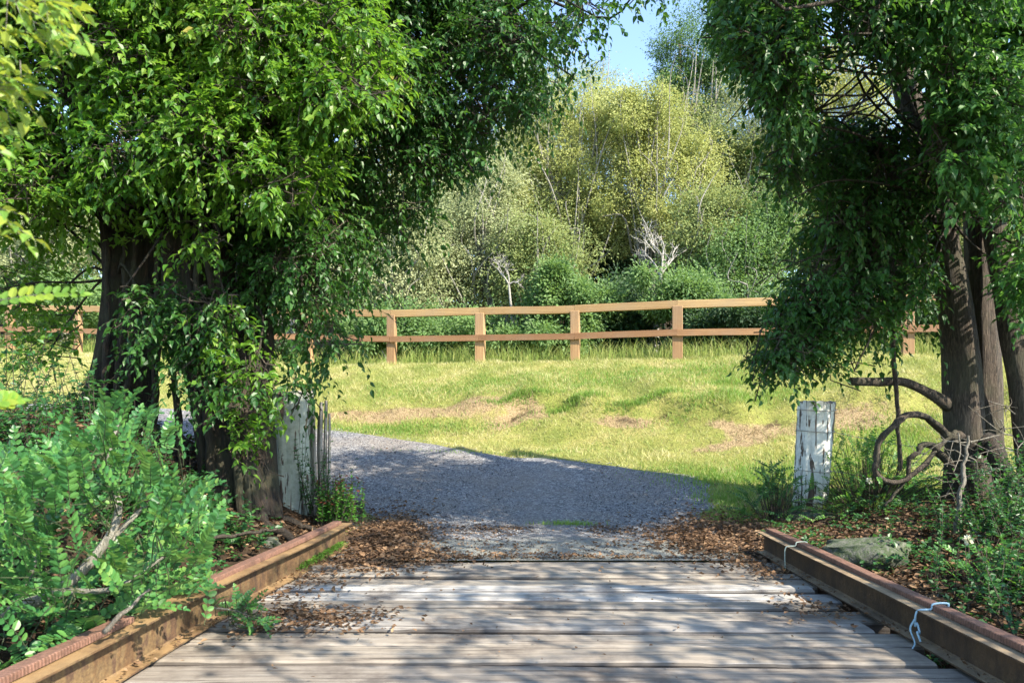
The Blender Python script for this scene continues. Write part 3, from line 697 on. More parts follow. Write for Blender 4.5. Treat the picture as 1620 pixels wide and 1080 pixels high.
# lusher clumps across the step of the bank, along the road and round the right post
xs, ys, hs = [], [], []
for cx, cy, ra, rb, m_, h0 in [(.2, 14.45, .6, .1, 1100, .10), (1.2, 14.1, .5, .1, 900, .12), (2.5, 13.75, .7, .1, 1200, .10), (1.4, 14.9, 1.6, .35, 1500, .07), (-1.5, 15.4, 1.2, .3, 1100, .07), (4.4, 14.2, 1.0, .3, 1200, .09), (4.1, 13.3, 1.2, .25, 1900, .11), (3.3, 11.0, .7, .35, 2200, .09), (4.6, 10.6, 1.3, .6, 3200, .10), (3.2, 10.1, .5, .35, 1400, .09),
                               (6.2, 11.6, 1.5, .7, 3000, .11), (.65, 8.75, .28, .09, 380, .09), (-1.9, 13.9, 1.6, .2, 2400, .08), (.0, 12.75, 1.6, .12, 700, .05), (2.6, 11.4, .7, .3, 700, .06), (-2.6, 13.7, 1.2, .12, 600, .05), (4.6, 9.3, .9, .45, 2400, .13), (2.9, 9.3, .35, .5, 900, .07), (-.3, 15.6, 3, .5, 3500, .07), (3.5, 15.0, 2.5, .5, 3500, .09)]:
    xs.append(rng.normal(cx, ra * .6, m_)); ys.append(rng.normal(cy, rb * .6, m_)); hs.append(h0 * rng.uniform(.45, 1.2, m_))
blades('grass_clumps', np.concatenate(xs), np.concatenate(ys), np.concatenate(hs), rng.uniform(.003, .006, sum(map(len, xs))), M['lushgrass'], 'longer fresh green tufts on the bank and beside the road', .8, 2)
# seeding grass along the fence
n = 9000; x = rng.uniform(-16, 10, n); y = 17.5 - .28 * x + rng.uniform(.15, 2.6, n) ** 1.0
k = wob(x, y, 1.1, 8) > -.5; x, y = x[k], y[k]
blades('seeding_grass', x, y, rng.uniform(.2, .72, len(x)), rng.uniform(.004, .008, len(x)), M['tallgrass'], 'tall seeding grass along the foot of the timber fence', .7, 2)
# rough field beyond the fence
n = 60000; x = rng.uniform(-24, 22, n); y = 17.5 - .28 * np.clip(x, -26, 11) + rng.uniform(.3, 9, n)
blades('field_grass', x, y, rng.uniform(.1, .4, n), rng.uniform(.006, .012, n), M['tallgrass'], 'rough uncut grass between the fence and the woods', .7, 2)

# fallen leaves
def litter(x, y, z, s):
    n = len(x); a = rng.uniform(0, 6.283, n); D = np.stack([np.cos(a), np.sin(a), rng.normal(0, .25, n)], 1); U = nrm(np.array([0, 0, 1.]) + rng.normal(0, .45, (n, 3)))
    leaves(lmb, np.stack([x, y, z], 1), D, U, s, rng.uniform(.5, .8, n), T_MID)
lmb = MB()
def lit_patch(cx, cy, a, b_, n, s=.06, zf=None, zmax=.05):
    x = rng.normal(cx, a, n); y = rng.normal(cy, b_, n)
    z = (G(x, y, False) if zf is None else np.full(n, zf)) + .014 + rng.uniform(0, zmax, n) * np.exp(-((x - cx) / a) ** 2)
    litter(x, y, z, s * rng.uniform(.5, 1.2, n))
lit_patch(-1.32, 7.75, .26, .55, 3400); lit_patch(-1.5, 8.7, .28, .6, 1500); lit_patch(-1.25, 6.5, .3, .22, 900, .05, .002, .02); lit_patch(-1.05, 6.9, .35, .2, 900)
lit_patch(1.95, 7.6, .26, .5, 2200); lit_patch(2.5, 8.5, .4, .5, 1600); lit_patch(.4, 6.80, .9, .04, 350, .04); lit_patch(.4, 8.5, 1.0, .12, 700, .045, None, .01); lit_patch(2.9, 9.0, .6, .25, 700)
lit_patch(2.15, 6.3, .14, .25, 300, .045, .002, .02); lit_patch(-1.35, 4.75, .28, .16, 900, .045, .002, .025); lit_patch(-1.6, 5.6, .15, .5, 300, .05, .002, .02); lit_patch(2.05, 5.0, .15, .2, 160, .05, .002, .02); lit_patch(.2, 5.0, 1.3, 1.0, 170, .03, .006, .0)
lit_patch(.5, 8.35, 1.2, .28, 1500, .04, None, .008); lit_patch(.2, 6.76, 1.0, .03, 500, .04); lit_patch(1.2, 7.5, .8, .5, 450, .045, None, .01); lit_patch(-.2, 7.4, .5, .4, 380, .045, None, .01); lit_patch(.3, 9.6, 1.8, 1.0, 400, .04, None, 0)
for k_ in range(420):      # crumbs and leaves caught on the lower flanges
    yy = rng.uniform(2.2, 7.2); xx = (-2.245 + .52 * (yy - 1.1) / 6.35 + rng.uniform(.02, .11)) if k_ % 2 else 2.44 - rng.uniform(.02, .11)
    litter(np.array([xx]), np.array([yy]), np.array([.04 + rng.uniform(0, .008)]), np.array([rng.uniform(.012, .04)]))
for cx, cy, a, b_, n in [(-3.2, 5.5, .8, 1.8, 3500), (-4.6, 7, 1.2, 1.5, 3000), (-2.9, 8, .5, .8, 1500), (3.6, 5.5, .7, 1.4, 3500), (4.6, 7.3, 1.2, 1.0, 3500), (3.2, 8.2, .5, .6, 1200), (5.8, 5.5, 1, 1.5, 1500)]:
    x = rng.normal(cx, a, n); y = rng.normal(cy, b_, n); k = (x < -2.35) | (x > 2.72) | (y > 7.1); x, y = x[k], y[k]
    litter(x, y, G(x, y) + .012 + rng.uniform(0, .03, len(x)), .06 * rng.uniform(.5, 1.3, len(x)))
tag(lmb.build('leaf_litter', M['litter'], smooth=False), 'dry brown fallen leaves drifted along the deck end and under the trees', 'fallen leaves', kind='stuff')

# ------------------------------------------------------------------ near trees
def crown_from(parent, org, regions, hub, mat_leaf, ll, n_leaf, tl, extra=None, seed=1, wr=.68, droop=.85, T=T_LONG, bark='twig', part='crown', limb_r=.022, label=None):
    """leaf sprays on twigs round blob centres, limbs from the hub points to the blobs"""
    r = np.random.default_rng(seed); lm, tm, bm_ = MB(), MB(), MB(); hub = np.asarray(hub, float)
    sets = []
    for poly, z0, z1, nb, rb, per in regions:
        cs = region_centres(poly, z0, z1, nb, r); sets.append((cs, rb, per, poly))
    for cs, rb, per in (extra or []): sets.append((np.asarray(cs, float), rb, per, None))
    for cs, rb, per, poly in sets:
        P, D, Cc = blob_sprays(cs, rb * r.uniform(.75, 1.3, len(cs)), per, .7, r)
        if poly is not None:
            E = P + D * tl * .5; a, b_ = proj(np.where(E[:, 1:2] < .3, [[0, .3, 0]], E)); k = inpoly(a, b_, poly); P, D, Cc = P[k], D[k], Cc[k]
        spray_leaves(lm, P, D, n_leaf, tl, ll, wr, droop, T, tm, .0035, r)
        q = r.uniform(0, 1, len(P)) < .4; Cc = Cc + r.normal(0, .13, Cc.shape)
        mid = (Cc[q] + P[q]) / 2 + r.normal(0, .05, (q.sum(), 3))
        sticks(tm, Cc[q], mid, .008, .006); sticks(tm, mid, P[q], .006, .0035)
        for c in cs[::2]:
            h = hub[np.argmin(np.linalg.norm((hub - c) * [1, 1, .7], axis=1) + r.uniform(0, .5, len(hub)))]
            L = np.linalg.norm(c - h); m1 = h + (c - h) * .35 + np.array([0, 0, .08 * L]) + r.normal(0, .08 * L, 3); m2 = h + (c - h) * .72 + np.array([0, 0, .06 * L]) + r.normal(0, .06 * L, 3)
            tube(bm_, cat([h, m1, m2, c], 12), [limb_r * min(1.3, .5 + .25 * L), .008], 6, .05, 1, cap=False)
    o = lm.build(part, mat_leaf, parent, org, smooth=False)
    if label: o['label'] = label
    tag(tm.build('twigs', M['twig'], parent, org, smooth=False), kind='stuff'); bm_.build('branches', M[bark], parent, org)
    return o

# the big fig on the left mound, with several fused stems
B = np.array([-3.9, 8.0, gz(-3.9, 8.0)])
fig = thing('fig_tree', tuple(B), 'big leafy many stemmed tree on the left mound, its crown hanging over the road', 'tree')
def stem(parent, org, pts, rad, mat_, sides=18, fl=.16, seed=0, n=26, name='trunk'):
    pts = [np.array(q, float) for q in pts]; gb = gz(pts[0][0], pts[0][1]) - .2
    if name == 'trunk' and pts[0][2] > gb: pts[0][2] = gb
    mb = MB(); tube(mb, cat(pts, n), rad, sides, fl, seed); return mb.build(name, mat_, parent, org)
stem(fig, B, [W(122, 720, 8.1), W(150, 640, 8.1), W(176, 540, 8.1), W(185, 420, 8.1), W(175, 300, 8.0), W(120, 130, 7.8), W(60, -60, 7.5)], [.24, .17, .15, .15, .15, .14, .09], M['bark_left'], seed=1)
stem(fig, B, [W(205, 740, 8.0), W(214, 640, 8.1), W(220, 540, 8.2), W(232, 420, 8.2), W(240, 280, 8.2), W(300, 80, 8.0), W(330, -120, 7.9)], [.26, .2, .2, .22, .2, .17, .1], M['bark_left'], seed=2, fl=.22)
stem(fig, B, [W(372, 760, 7.8), W(345, 650, 7.9), W(312, 540, 8.0), W(292, 430, 8.0), W(310, 300, 8.0), W(360, 140, 8.1), W(430, -40, 8.2)], [.34, .25, .22, .22, .20, .16, .1], M['bark_left'], seed=3, fl=.22)
stem(fig, B, [W(395, 760, 8.1), W(392, 650, 8.3), W(405, 560, 8.5), W(400, 460, 8.6), W(420, 330, 8.8), W(520, 180, 9.2), W(680, 60, 9.6)], [.36, .27, .2, .19, .16, .13, .06], M['bark_left'], seed=4, fl=.2)
stem(fig, B, [W(385, 720, 7.95), W(368, 600, 8.1), W(345, 480, 8.2), W(355, 330, 8.3), W(400, 150, 8.4)], [.26, .2, .17, .15, .1], M['bark_dark'], seed=6, fl=.25)
for pts, r_ in [([W(405, 690, 8.1), W(440, 722, 8.15), W(480, 762, 8.2), W(520, 800, 8.1)], [.07, .035, .028, .02]), ([W(390, 735, 7.8), W(430, 762, 7.6), W(465, 798, 7.4), W(500, 835, 7.2)], [.08, .05, .035, .02]),
                ([W(200, 725, 7.8), W(180, 770, 7.3), W(150, 800, 6.9)], [.1, .06, .03])]:
    pts = cat(pts, 12); pts[1:, 2] = np.minimum(pts[1:, 2], G(pts[1:, 0], pts[1:, 1]) + .035 + .02 * np.sin(np.arange(11) * 1.9)); pts[:, 0] += .03 * np.sin(np.arange(12) * 1.3)
    stem(fig, B, pts, r_, M['bark_dark'], 8, .25, 2, 26, 'root')
hubs = [W(175, 300, 8.0), W(120, 130, 7.8), W(240, 280, 8.2), W(300, 80, 8.0), W(310, 300, 8.0), W(360, 140, 8.1), W(430, -40, 8.2), W(420, 330, 8.8), W(520, 180, 9.2), W(680, 60, 9.6), W(400, 460, 8.6), W(185, 440, 8.1)]
reg = [  # (outline, near, far, blobs, blob radius, sprays per blob)
    ([(-120, -140), (560, -140), (640, 60), (650, 150), (560, 190), (540, 300), (420, 350), (330, 310), (190, 320), (-120, 330)], 6.7, 8.3, 150, .40, 64),
    ([(480, -140), (900, -140), (860, 60), (880, 170), (800, 170), (770, 250), (690, 290), (680, 350), (600, 370), (500, 380), (470, 200)], 8.2, 10.0, 84, .46, 72),
    ([(360, 320), (560, 320), (610, 400), (600, 480), (530, 540), (500, 640), (440, 640), (390, 590), (330, 520), (330, 400)], 7.6, 9.2, 26, .34, 40),
    ([(-60, 310), (160, 310), (160, 420), (120, 560), (-60, 590)], 7.4, 9.5, 13, .42, 28),
    ([(160, 320), (340, 310), (360, 420), (230, 400), (180, 380)], 7.0, 7.6, 5, .3, 22),
    ([(310, 480), (380, 470), (440, 560), (440, 680), (390, 740), (340, 640), (310, 560)], 7.0, 7.6, 8, .32, 30), ([(180, 450), (300, 430), (420, 500), (420, 640), (330, 660), (240, 590), (170, 560)], 7.0, 7.5, 14, .28, 24), ([(250, 300), (480, 320), (480, 500), (380, 520), (300, 430)], 6.9, 7.5, 14, .28, 24),
    ([(560, -60), (890, -60), (900, 180), (780, 230), (700, 280), (600, 360)], 8.8, 10.8, 24, .6, 55),
]
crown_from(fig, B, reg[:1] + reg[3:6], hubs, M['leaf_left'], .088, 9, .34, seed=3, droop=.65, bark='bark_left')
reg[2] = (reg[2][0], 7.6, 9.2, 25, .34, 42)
crown_from(fig, B, [reg[1], reg[2], reg[6], ([(-120, -120), (600, -120), (560, 200), (480, 330), (330, 300), (190, 310), (-120, 320)], 8.6, 10.2, 60, .5, 52), ([(880, -40), (1000, -40), (985, 25), (950, 80), (920, 110), (880, 60)], 7.6, 8.8, 7, .26, 18), ([(990, -60), (1120, -60), (1100, -5), (1000, 5)], 7.4, 8.2, 4, .2, 14), ([(780, 120), (910, 150), (880, 200), (800, 240)], 8.3, 9.2, 5, .3, 24)], hubs, M['leaf_shaded'], .084, 9, .36, seed=4, bark='bark_left', part='overhanging_crown', label='dark overhanging side of the crown, shade painted into its leaves')

# aerial roots hugging the stems, long drooping sprays round the rim of the crown
for k_, (a0, a1, z_) in enumerate([(168, 150, 7.93), (190, 172, 7.92), (226, 205, 7.9), (250, 232, 7.88), (285, 322, 7.72), (318, 350, 7.62), (330, 378, 7.6), (395, 398, 8.2), (270, 300, 7.85), (345, 392, 7.7)]):
    rr_ = np.random.default_rng(k_); q = [W(a0 + 12 * np.sin(k_ * 2 + t) + (a1 - a0) * t ** 2, 300 + 420 * t, z_ - .12 * t) for t in np.linspace(0, 1, 7)]
    q[-1][2] = gz(q[-1][0], q[-1][1]) - .05
    mb = MB(); tube(mb, cat(q, 30) + rr_.normal(0, .008, (30, 3)), [.022, .03, .035, .05], 7, .2, k_); mb.build('aerial_root', M['bark_left'], fig, B)
crown_from(fig, B, [([(520, 300), (690, 300), (680, 400), (600, 400), (540, 440)], 8.4, 9.6, 9, .3, 9), ([(690, 180), (800, 180), (780, 280), (700, 300)], 8.4, 9.6, 7, .3, 9), ([(780, 20), (930, 20), (900, 180), (840, 230)], 8.2, 9.4, 9, .28, 8), ([(440, 480), (620, 470), (560, 600), (470, 660)], 7.8, 9.0, 5, .28, 8)], hubs, M['leaf_shaded'], .09, 12, .62, seed=14, bark='bark_left', part='hanging_sprays', droop=1.1, limb_r=.014)
# the right-hand tree
B = np.array([5.55, 8.7, gz(5.55, 8.7)])
rt = thing('stringybark_tree', tuple(B), 'tall tree with twin rough grey trunks on the right, beyond the white post', 'tree')
stem(rt, B, [W(1535, 800, 8.6), W(1528, 700, 8.6), W(1522, 580, 8.6), W(1512, 480, 8.6), W(1496, 400, 8.6), W(1490, 320, 8.6), W(1470, 240, 8.7), W(1430, 120, 8.8), W(1425, -40, 8.9)], [.29, .2, .19, .18, .165, .155, .15, .14, .11], M['bark_right'], 22, .14, 1, 34)
stem(rt, B, [W(1570, 800, 8.75), W(1560, 700, 8.75), W(1556, 580, 8.75), W(1553, 450, 8.75), W(1545, 330, 8.8), W(1535, 180, 8.8), W(1560, -40, 8.8)], [.26, .175, .17, .17, .16, .15, .1], M['bark_right'], 20, .14, 3, 30)
stem(rt, B, [W(1640, 720, 8.3), W(1622, 640, 8.3), W(1600, 520, 8.3), W(1580, 400, 8.4), W(1560, 310, 8.5), W(1540, 230, 8.7)], [.16, .14, .13, .13, .13, .1], M['bark_right'], 14, .14, 5, 22)
stem(rt, B, [W(1500, 640, 8.6), W(1470, 622, 8.5), W(1430, 604, 8.4), W(1390, 604, 8.3), W(1345, 603, 8.2)], [.085, .06, .05, .05, .045], M['bark_right'], 10, .15, 2, 16, 'branch')
hubs = [W(1490, 320, 8.6), W(1470, 240, 8.7), W(1430, 120, 8.8), W(1425, -40, 8.9), W(1545, 330, 8.8), W(1535, 180, 8.8), W(1560, -40, 8.8)]
reg = [
    ([(1125, -50), (1300, -50), (1290, 60), (1280, 190), (1245, 230), (1205, 150), (1140, 60)], 6.3, 7.5, 34, .36, 50),
    ([(1300, -60), (1440, -60), (1440, 60), (1420, 110), (1330, 60)], 6.4, 7.6, 13, .40, 46),
    ([(1260, 200), (1440, 170), (1480, 330), (1490, 430), (1400, 440), (1310, 440), (1240, 430), (1250, 380), (1290, 330)], 7.7, 9.2, 38, .33, 50),
    ([(1235, 430), (1340, 430), (1345, 500), (1320, 560), (1290, 580), (1230, 590), (1185, 585), (1200, 540), (1235, 500), (1215, 470)], 7.6, 8.6, 15, .26, 44),
    ([(1330, 420), (1490, 410), (1490, 470), (1430, 480), (1440, 530), (1400, 545), (1370, 500), (1345, 565), (1320, 550)], 7.7, 9.0, 12, .26, 36),
    ([(1230, 200), (1290, 220), (1270, 300), (1240, 330), (1205, 250)], 7.4, 8.4, 5, .25, 26),
    ([(1190, 540), (1400, 520), (1370, 590), (1240, 590)], 7.9, 8.5, 4, .25, 12),
    ([(1120, -45), (1290, -45), (1285, 190), (1200, 160), (1120, 60)], 7.8, 8.8, 16, .34, 44),
]
crown_from(rt, B, reg, hubs, M['leaf_shaded'], .084, 9, .36, seed=7, bark='bark_right', limb_r=.012, label='dark inner side of the crown, shade painted into its leaves')
crown_from(rt, B, [([(1190, 450), (1270, 440), (1260, 600), (1190, 600)], 7.6, 8.5, 7, .26, 8), ([(1290, 430), (1490, 430), (1480, 520), (1380, 560), (1320, 540)], 7.7, 8.8, 7, .26, 8), ([(1180, 60), (1290, 100), (1260, 350), (1220, 300)], 6.9, 8.2, 8, .28, 8)], hubs, M['leaf_shaded'], .09, 12, .6, seed=17, bark='bark_right', part='hanging_sprays', droop=1.1, limb_r=.014)
reg = [
    ([(1400, -70), (1660, -70), (1660, 330), (1560, 330), (1490, 300), (1475, 200), (1465, 70), (1410, 30)], 6.4, 8.1, 58, .38, 60),
    ([(1560, 300), (1720, 300), (1720, 520), (1600, 500), (1570, 400)], 6.6, 7.9, 12, .32, 34),
]
rs = np.random.default_rng(44); offshade = []
for sx in (-2.7, -1.6, -.5, .5, 1.3):
    for sy in (7.4, 8.4, 9.4, 10.2):
        zz = rs.uniform(4.6, 6.4); ax, ay = sx + rs.uniform(-.3, .3), sy + rs.uniform(-.3, .3)
        offshade.append((ax + .95 * (zz - .3), ay - .69 * (zz - .3), zz))
offshade = [q for q in offshade if not (0 < CX + q[0] / q[1] * FPX < 1480 and 655 - (q[2] - CH) / q[1] * FPX > -20)]
crown_from(rt, B, reg, hubs, M['leaf_right'], .088, 9, .35, extra=[(offshade, .6, 60), ([(2.1, 5.35, 5.8), (2.3, 5.6, 5.9), (2.6, 5.0, 6.2), (1.9, 5.2, 6.0), (2.9, 4.8, 6.6)], .48, 110)], seed=8, bark='bark_right', part='crown_and_shade_clumps', label='brighter sunlit side of the crown, with unseen leaf clumps added for shade')  # extra: unseen leaf clumps added to shade the road and left post

# a neighbour just outside the picture on the right, which throws the dapples on the deck
B = np.array([8.2, .6, gz(8.2, .6)])
sh = thing('shade_tree', tuple(B), 'leafy tree standing right of the bridge outside the picture', 'tree')
stem(sh, B, [B - [0, 0, .2], B + [-.1, .1, 2], B + [-.4, .2, 4], B + [-.9, .5, 6.5]], [.28, .2, .17, .08], M['bark_right'], 14, .12, 1)
rs = np.random.default_rng(45); shade = []
for sx, sy in [(-1.5, 6.5), (-.6, 6.5), (.3, 6.6), (1.2, 6.6), (2, 6.4), (-1.5, 5.5), (-.5, 5.15), (.7, 5.15), (1.7, 4.9), (1.0, 4.5), (-1.7, 4.6), (2.0, 4.2), (-.2, 3.9), (.9, 3.7), (.2, 5.6)]:
    zz = rs.uniform(4.0, 5.6); shade.append((sx + .95 * zz, sy - .69 * zz, zz))
crown_from(sh, B, [], [B + [-.4, .2, 4], B + [-.9, .5, 6.5]], M['leaf_right'], .10, 9, .42, extra=[(shade, .40, 40)], seed=9, bark='bark_right')

# ------------------------------------------------------------------ the woods beyond the fence
def bush(name, px, z, crowns, mat_, label, cat_, leaf=.092, n_leaf=9000, trunk=True, tmat='bark_pale', seed=1, group='trees beyond the fence', droop=.5, blob=.85, tr=.14, wr=.6):
    """crowns: (px, py, half width px, half height px, depth offset)"""
    r = np.random.default_rng(seed); bx_ = (px - CX) / FPX * z; B = np.array([bx_, z, gz(bx_, z)])
    t = thing(name, tuple(B), label, cat_, group)
    lm, bm_ = MB(), MB(); area = sum(c[2] * c[3] for c in crowns)
    tops = [W(c[0], c[1], z + c[4]) for c in crowns]
    if trunk:
        tp = tops[0]; mb = MB(); tube(mb, cat([B - [0, 0, .3], B + (tp - B) * .35 + r.normal(0, .2, 3), B + (tp - B) * .7 + r.normal(0, .25, 3), tp + [0, 0, .5]], 18), [tr * 1.3, tr, tr * .7, tr * .25], 8, .08, seed)
        mb.build('trunk', M[tmat], t, B)
    for c, tp in zip(crowns, tops):
        rx = c[2] / FPX * (z + c[4]) * 1.12; rz = c[3] / FPX * (z + c[4]) * 1.12; nb = max(6, int(7.5 * (rx * rz) ** .8 / blob ** 1.6))
        d = nrm(r.normal(0, 1, (nb, 3))); R = r.uniform(.1, 1, (nb, 1)) ** .45
        ph = r.uniform(0, 6.3, 3); lob = 1 + .32 * np.sin(3 * d[:, :1] + 2 * d[:, 2:] + ph[0]) + .22 * np.sin(5 * d[:, 2:] - 4 * d[:, :1] + ph[1])
        cs = tp + d * R * lob * np.array([rx, rx * .75, rz]) * .92
        cs[:, 2] = np.maximum(cs[:, 2], B[2] + .15)
        for q in cs[:max(5, nb // 4)]:
            h = B + (tp - B) * r.uniform(.45, .95) + [0, 0, 0]
            if trunk: tube(bm_, cat([h, (h + q) / 2 + [0, 0, .15] + r.normal(0, .2, 3), q], 7), [tr * .28, .012], 5, 0, 0, cap=False)
        if trunk and tmat == 'bark_pale':      # pale bare limbs showing at the near side of the crown
            for _ in range(3):
                e = tp + np.array([rx * r.uniform(-.8, .8), -rx * r.uniform(.5, .85), rz * r.uniform(-.5, .8)]); h = B + (tp - B) * r.uniform(.3, .7)
                tube(bm_, cat([h, h + (e - h) * .5 + np.array([0, -.4, .1]) + r.normal(0, .25, 3), e, e + r.normal(0, .3, 3) + [0, -.1, .5]], 12), [tr * .35, .02, .008], 5, 0, 0, cap=False)
        nl = int(n_leaf * 4.2 * c[2] * c[3] / area); per = max(1, nl // (nb * 4))
        P, D, _ = blob_sprays(cs, blob * r.choice([.4, .55, .75, 1.0, 1.3], nb) * min(1, rz * 1.3), per, .7, r, .8, .1)
        st = r.uniform(0, 1, len(P)) < .16; P[st] = P[st] + (D[st] * .7 + [0, 0, .5]) * r.uniform(.1, .7, (st.sum(), 1)) * blob
        for k in range(4):
            d2 = nrm(D + r.normal(0, .6, D.shape) - np.array([0, 0, droop])); leaves(lm, P + d2 * r.uniform(0, .3, (len(P), 1)), d2, nrm(np.array([.6, -.5, .75]) + r.normal(0, .42, D.shape)), leaf * r.uniform(.6, 1.35, len(P)), wr, T_FAR)
    lm.build('crown', mat_, t, B, smooth=False)
    if trunk: bm_.build('branches', M[tmat], t, B)
    return t
TG = 'trees beyond the fence'; BG = 'bushes behind the fence'
bush('gum_tree', 900, 28, [(905, 255, 80, 90, 0), (865, 335, 80, 70, .5), (930, 350, 60, 55, -.5), (950, 180, 45, 50, .4), (845, 255, 50, 60, .8), (885, 185, 40, 40, 0)], M['bg_yellow'], 'yellow green sunlit gum in the middle, its rounded top left of the sky gap', 'tree', seed=1, n_leaf=15000)
bush('gum_tree', 1035, 27, [(1020, 250, 62, 80, 0), (1055, 315, 55, 60, -.3), (985, 330, 50, 60, .3), (1035, 170, 40, 45, 0), (1085, 260, 40, 55, .4), (990, 190, 34, 40, .3)], M['bg_yellow'], 'yellow green sunlit gum straight below the sky gap', 'tree', seed=2, n_leaf=15000)
bush('gum_tree', 760, 26, [(765, 345, 60, 55, 0), (740, 420, 80, 50, 0), (700, 380, 45, 50, .4), (790, 290, 40, 45, .3), (800, 400, 45, 50, -.3), (660, 440, 50, 45, 0)], M['bg_pale'], 'pale greyish tree behind the fence, below the hanging dark leaves', 'tree', seed=3, n_leaf=13000)
bush('gum_tree', 845, 25, [(840, 385, 50, 55, 0), (862, 430, 50, 45, 0), (815, 450, 45, 40, .2), (885, 390, 36, 40, .2)], M['bg_olive'], 'small olive tree in front of the yellow gum, left of the dark hollow', 'tree', seed=4, n_leaf=8000)
bush('gum_tree', 935, 37, [(900, 140, 45, 40, 0), (940, 125, 30, 28, .5), (870, 190, 40, 40, 0), (845, 120, 35, 35, 0)], M['bg_olive'], 'tall thin crowned tree with bare upper twigs, just left of the sky gap', 'tree', seed=5, n_leaf=3800, blob=.8, tr=.2)
bush('dark_tree', 1100, 33, [(1075, 85, 42, 45, 0), (1125, 130, 55, 75, .4), (1060, 150, 34, 36, 0), (1150, 50, 50, 50, .4), (1095, 190, 36, 36, .2)], M['bg_mid'], 'tall dark green tree bordering the right side of the sky gap', 'tree', seed=6, n_leaf=15000, tmat='bark_pale', tr=.2)
bush('gum_tree', 1170, 29, [(1170, 240, 50, 60, 0), (1200, 330, 50, 60, 0), (1130, 310, 40, 50, .3), (1120, 230, 36, 45, .3), (1215, 260, 40, 50, 0)], M['bg_olive'], 'grey green gum with a pale bent trunk, right of the yellow gums', 'tree', seed=7, n_leaf=11000)
bush('wattle_tree', 1165, 23, [(1150, 415, 55, 32, 0), (1205, 400, 45, 50, 0), (1120, 440, 40, 30, -.2), (1175, 450, 60, 30, -.4), (1230, 340, 36, 45, .3)], M['bg_green'], 'feathery green wattle behind the fence, left of the right tree', 'tree', seed=8, n_leaf=9000, group=BG)
bush('gum_tree', 1230, 31, [(1235, 230, 60, 80, 0), (1180, 170, 50, 60, .3), (1250, 330, 60, 60, 0)], M['bg_pale'], 'pale green tree tucked between the grey green gum and the right crown', 'tree', seed=31, n_leaf=9000)
bush('gum_tree', 980, 33, [(975, 170, 50, 50, 0), (1000, 240, 60, 60, 0), (930, 230, 50, 60, .3), (1055, 200, 45, 55, 0)], M['bg_yellow'], 'taller pale yellow tree behind the two sunlit gums', 'tree', seed=32, n_leaf=11000)
bush('gum_tree', 805, 31, [(800, 250, 50, 60, 0), (750, 260, 50, 50, .3), (830, 200, 40, 50, 0), (720, 230, 40, 45, 0)], M['bg_pale'], 'pale feathery tree rising left of the yellow gum behind the hanging leaves', 'tree', seed=33, n_leaf=9000)
bush('wattle_tree', 1010, 24, [(1095, 395, 45, 36, 0), (1130, 360, 40, 40, .3), (1150, 330, 40, 36, .3)], M['bg_olive'], 'mid green bushy wattle just right of the dead white branches', 'tree', seed=34, n_leaf=8000, group=BG)
bush('bush', 880, 20.6, [(875, 455, 42, 26, 0), (910, 470, 60, 24, 0)], M['bg_green'], 'bright green bush rising behind the middle fence post', 'bush', seed=9, n_leaf=6500, trunk=False, group=BG, blob=.5, leaf=.1)
bush('bush', 1080, 20.4, [(1075, 460, 60, 34, 0), (1120, 480, 50, 30, 0)], M['bg_green'], 'green leafy bush behind the fence, below the dead white branches', 'bush', seed=10, n_leaf=6500, trunk=False, group=BG, blob=.5, leaf=.1)
bush('bush', 985, 21.5, [(985, 465, 50, 28, 0), (960, 520, 70, 34, 0)], M['bg_dark'], 'dark low bush between two bright bushes behind the fence', 'bush', seed=11, n_leaf=6000, trunk=False, group=BG, blob=.5, leaf=.11)
bush('bush', 840, 20.5, [(830, 535, 75, 26, 0), (890, 530, 60, 28, 0)], M['bg_green'], 'spreading green shrub seen between the fence rails in the middle', 'bush', seed=12, n_leaf=6500, trunk=False, group=BG, blob=.45, leaf=.1)
bush('bush', 700, 21.5, [(690, 530, 85, 34, 0), (620, 520, 60, 32, 0)], M['bg_green'], 'bluish green shrub between the rails at the third post from the left tree', 'bush', seed=13, n_leaf=6500, trunk=False, group=BG, blob=.45, leaf=.1)
bush('bush', 1150, 19.6, [(1140, 520, 80, 34, 0), (1220, 520, 60, 36, 0)], M['bg_dark'], 'dark shrub behind the lower rail, left of the hanging right crown', 'bush', seed=14, n_leaf=6500, trunk=False, group=BG, blob=.45, leaf=.1)
bush('gum_tree', 620, 25, [(620, 400, 70, 65, 0), (660, 450, 60, 40, 0), (580, 460, 60, 40, 0)], M['bg_pale'], 'pale olive tree behind the fence, just right of the big left tree', 'tree', seed=15, n_leaf=11000)
bush('wattle_tree', 690, 30, [(690, 300, 55, 60, 0), (650, 340, 50, 50, 0), (745, 290, 40, 45, 0)], M['bg_olive'], 'thin olive tree showing under the overhanging dark leaves', 'tree', seed=16, n_leaf=8000, blob=.7)
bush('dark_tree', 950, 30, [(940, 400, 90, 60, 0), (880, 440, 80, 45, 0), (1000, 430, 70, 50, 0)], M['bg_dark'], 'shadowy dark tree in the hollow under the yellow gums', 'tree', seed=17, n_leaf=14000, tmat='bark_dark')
bush('dark_tree', 1120, 28, [(1110, 380, 60, 50, 0), (1060, 420, 60, 45, 0)], M['bg_dark'], 'dark bushy tree behind the dead white branches', 'tree', seed=18, n_leaf=9000, tmat='bark_dark')
bush('gum_tree', 1280, 27, [(1290, 330, 80, 80, 0), (1330, 420, 80, 50, 0), (1350, 180, 90, 90, 1), (1290, 110, 60, 60, 1)], M['bg_yellow'], 'yellow gum seen through the gaps of the right crown', 'tree', seed=19, n_leaf=17000)
bush('gum_tree', 1480, 27, [(1480, 330, 110, 100, 0), (1440, 430, 80, 50, 0)], M['bg_olive'], 'olive tree far behind the twin trunks on the right', 'tree', seed=20, n_leaf=11000)
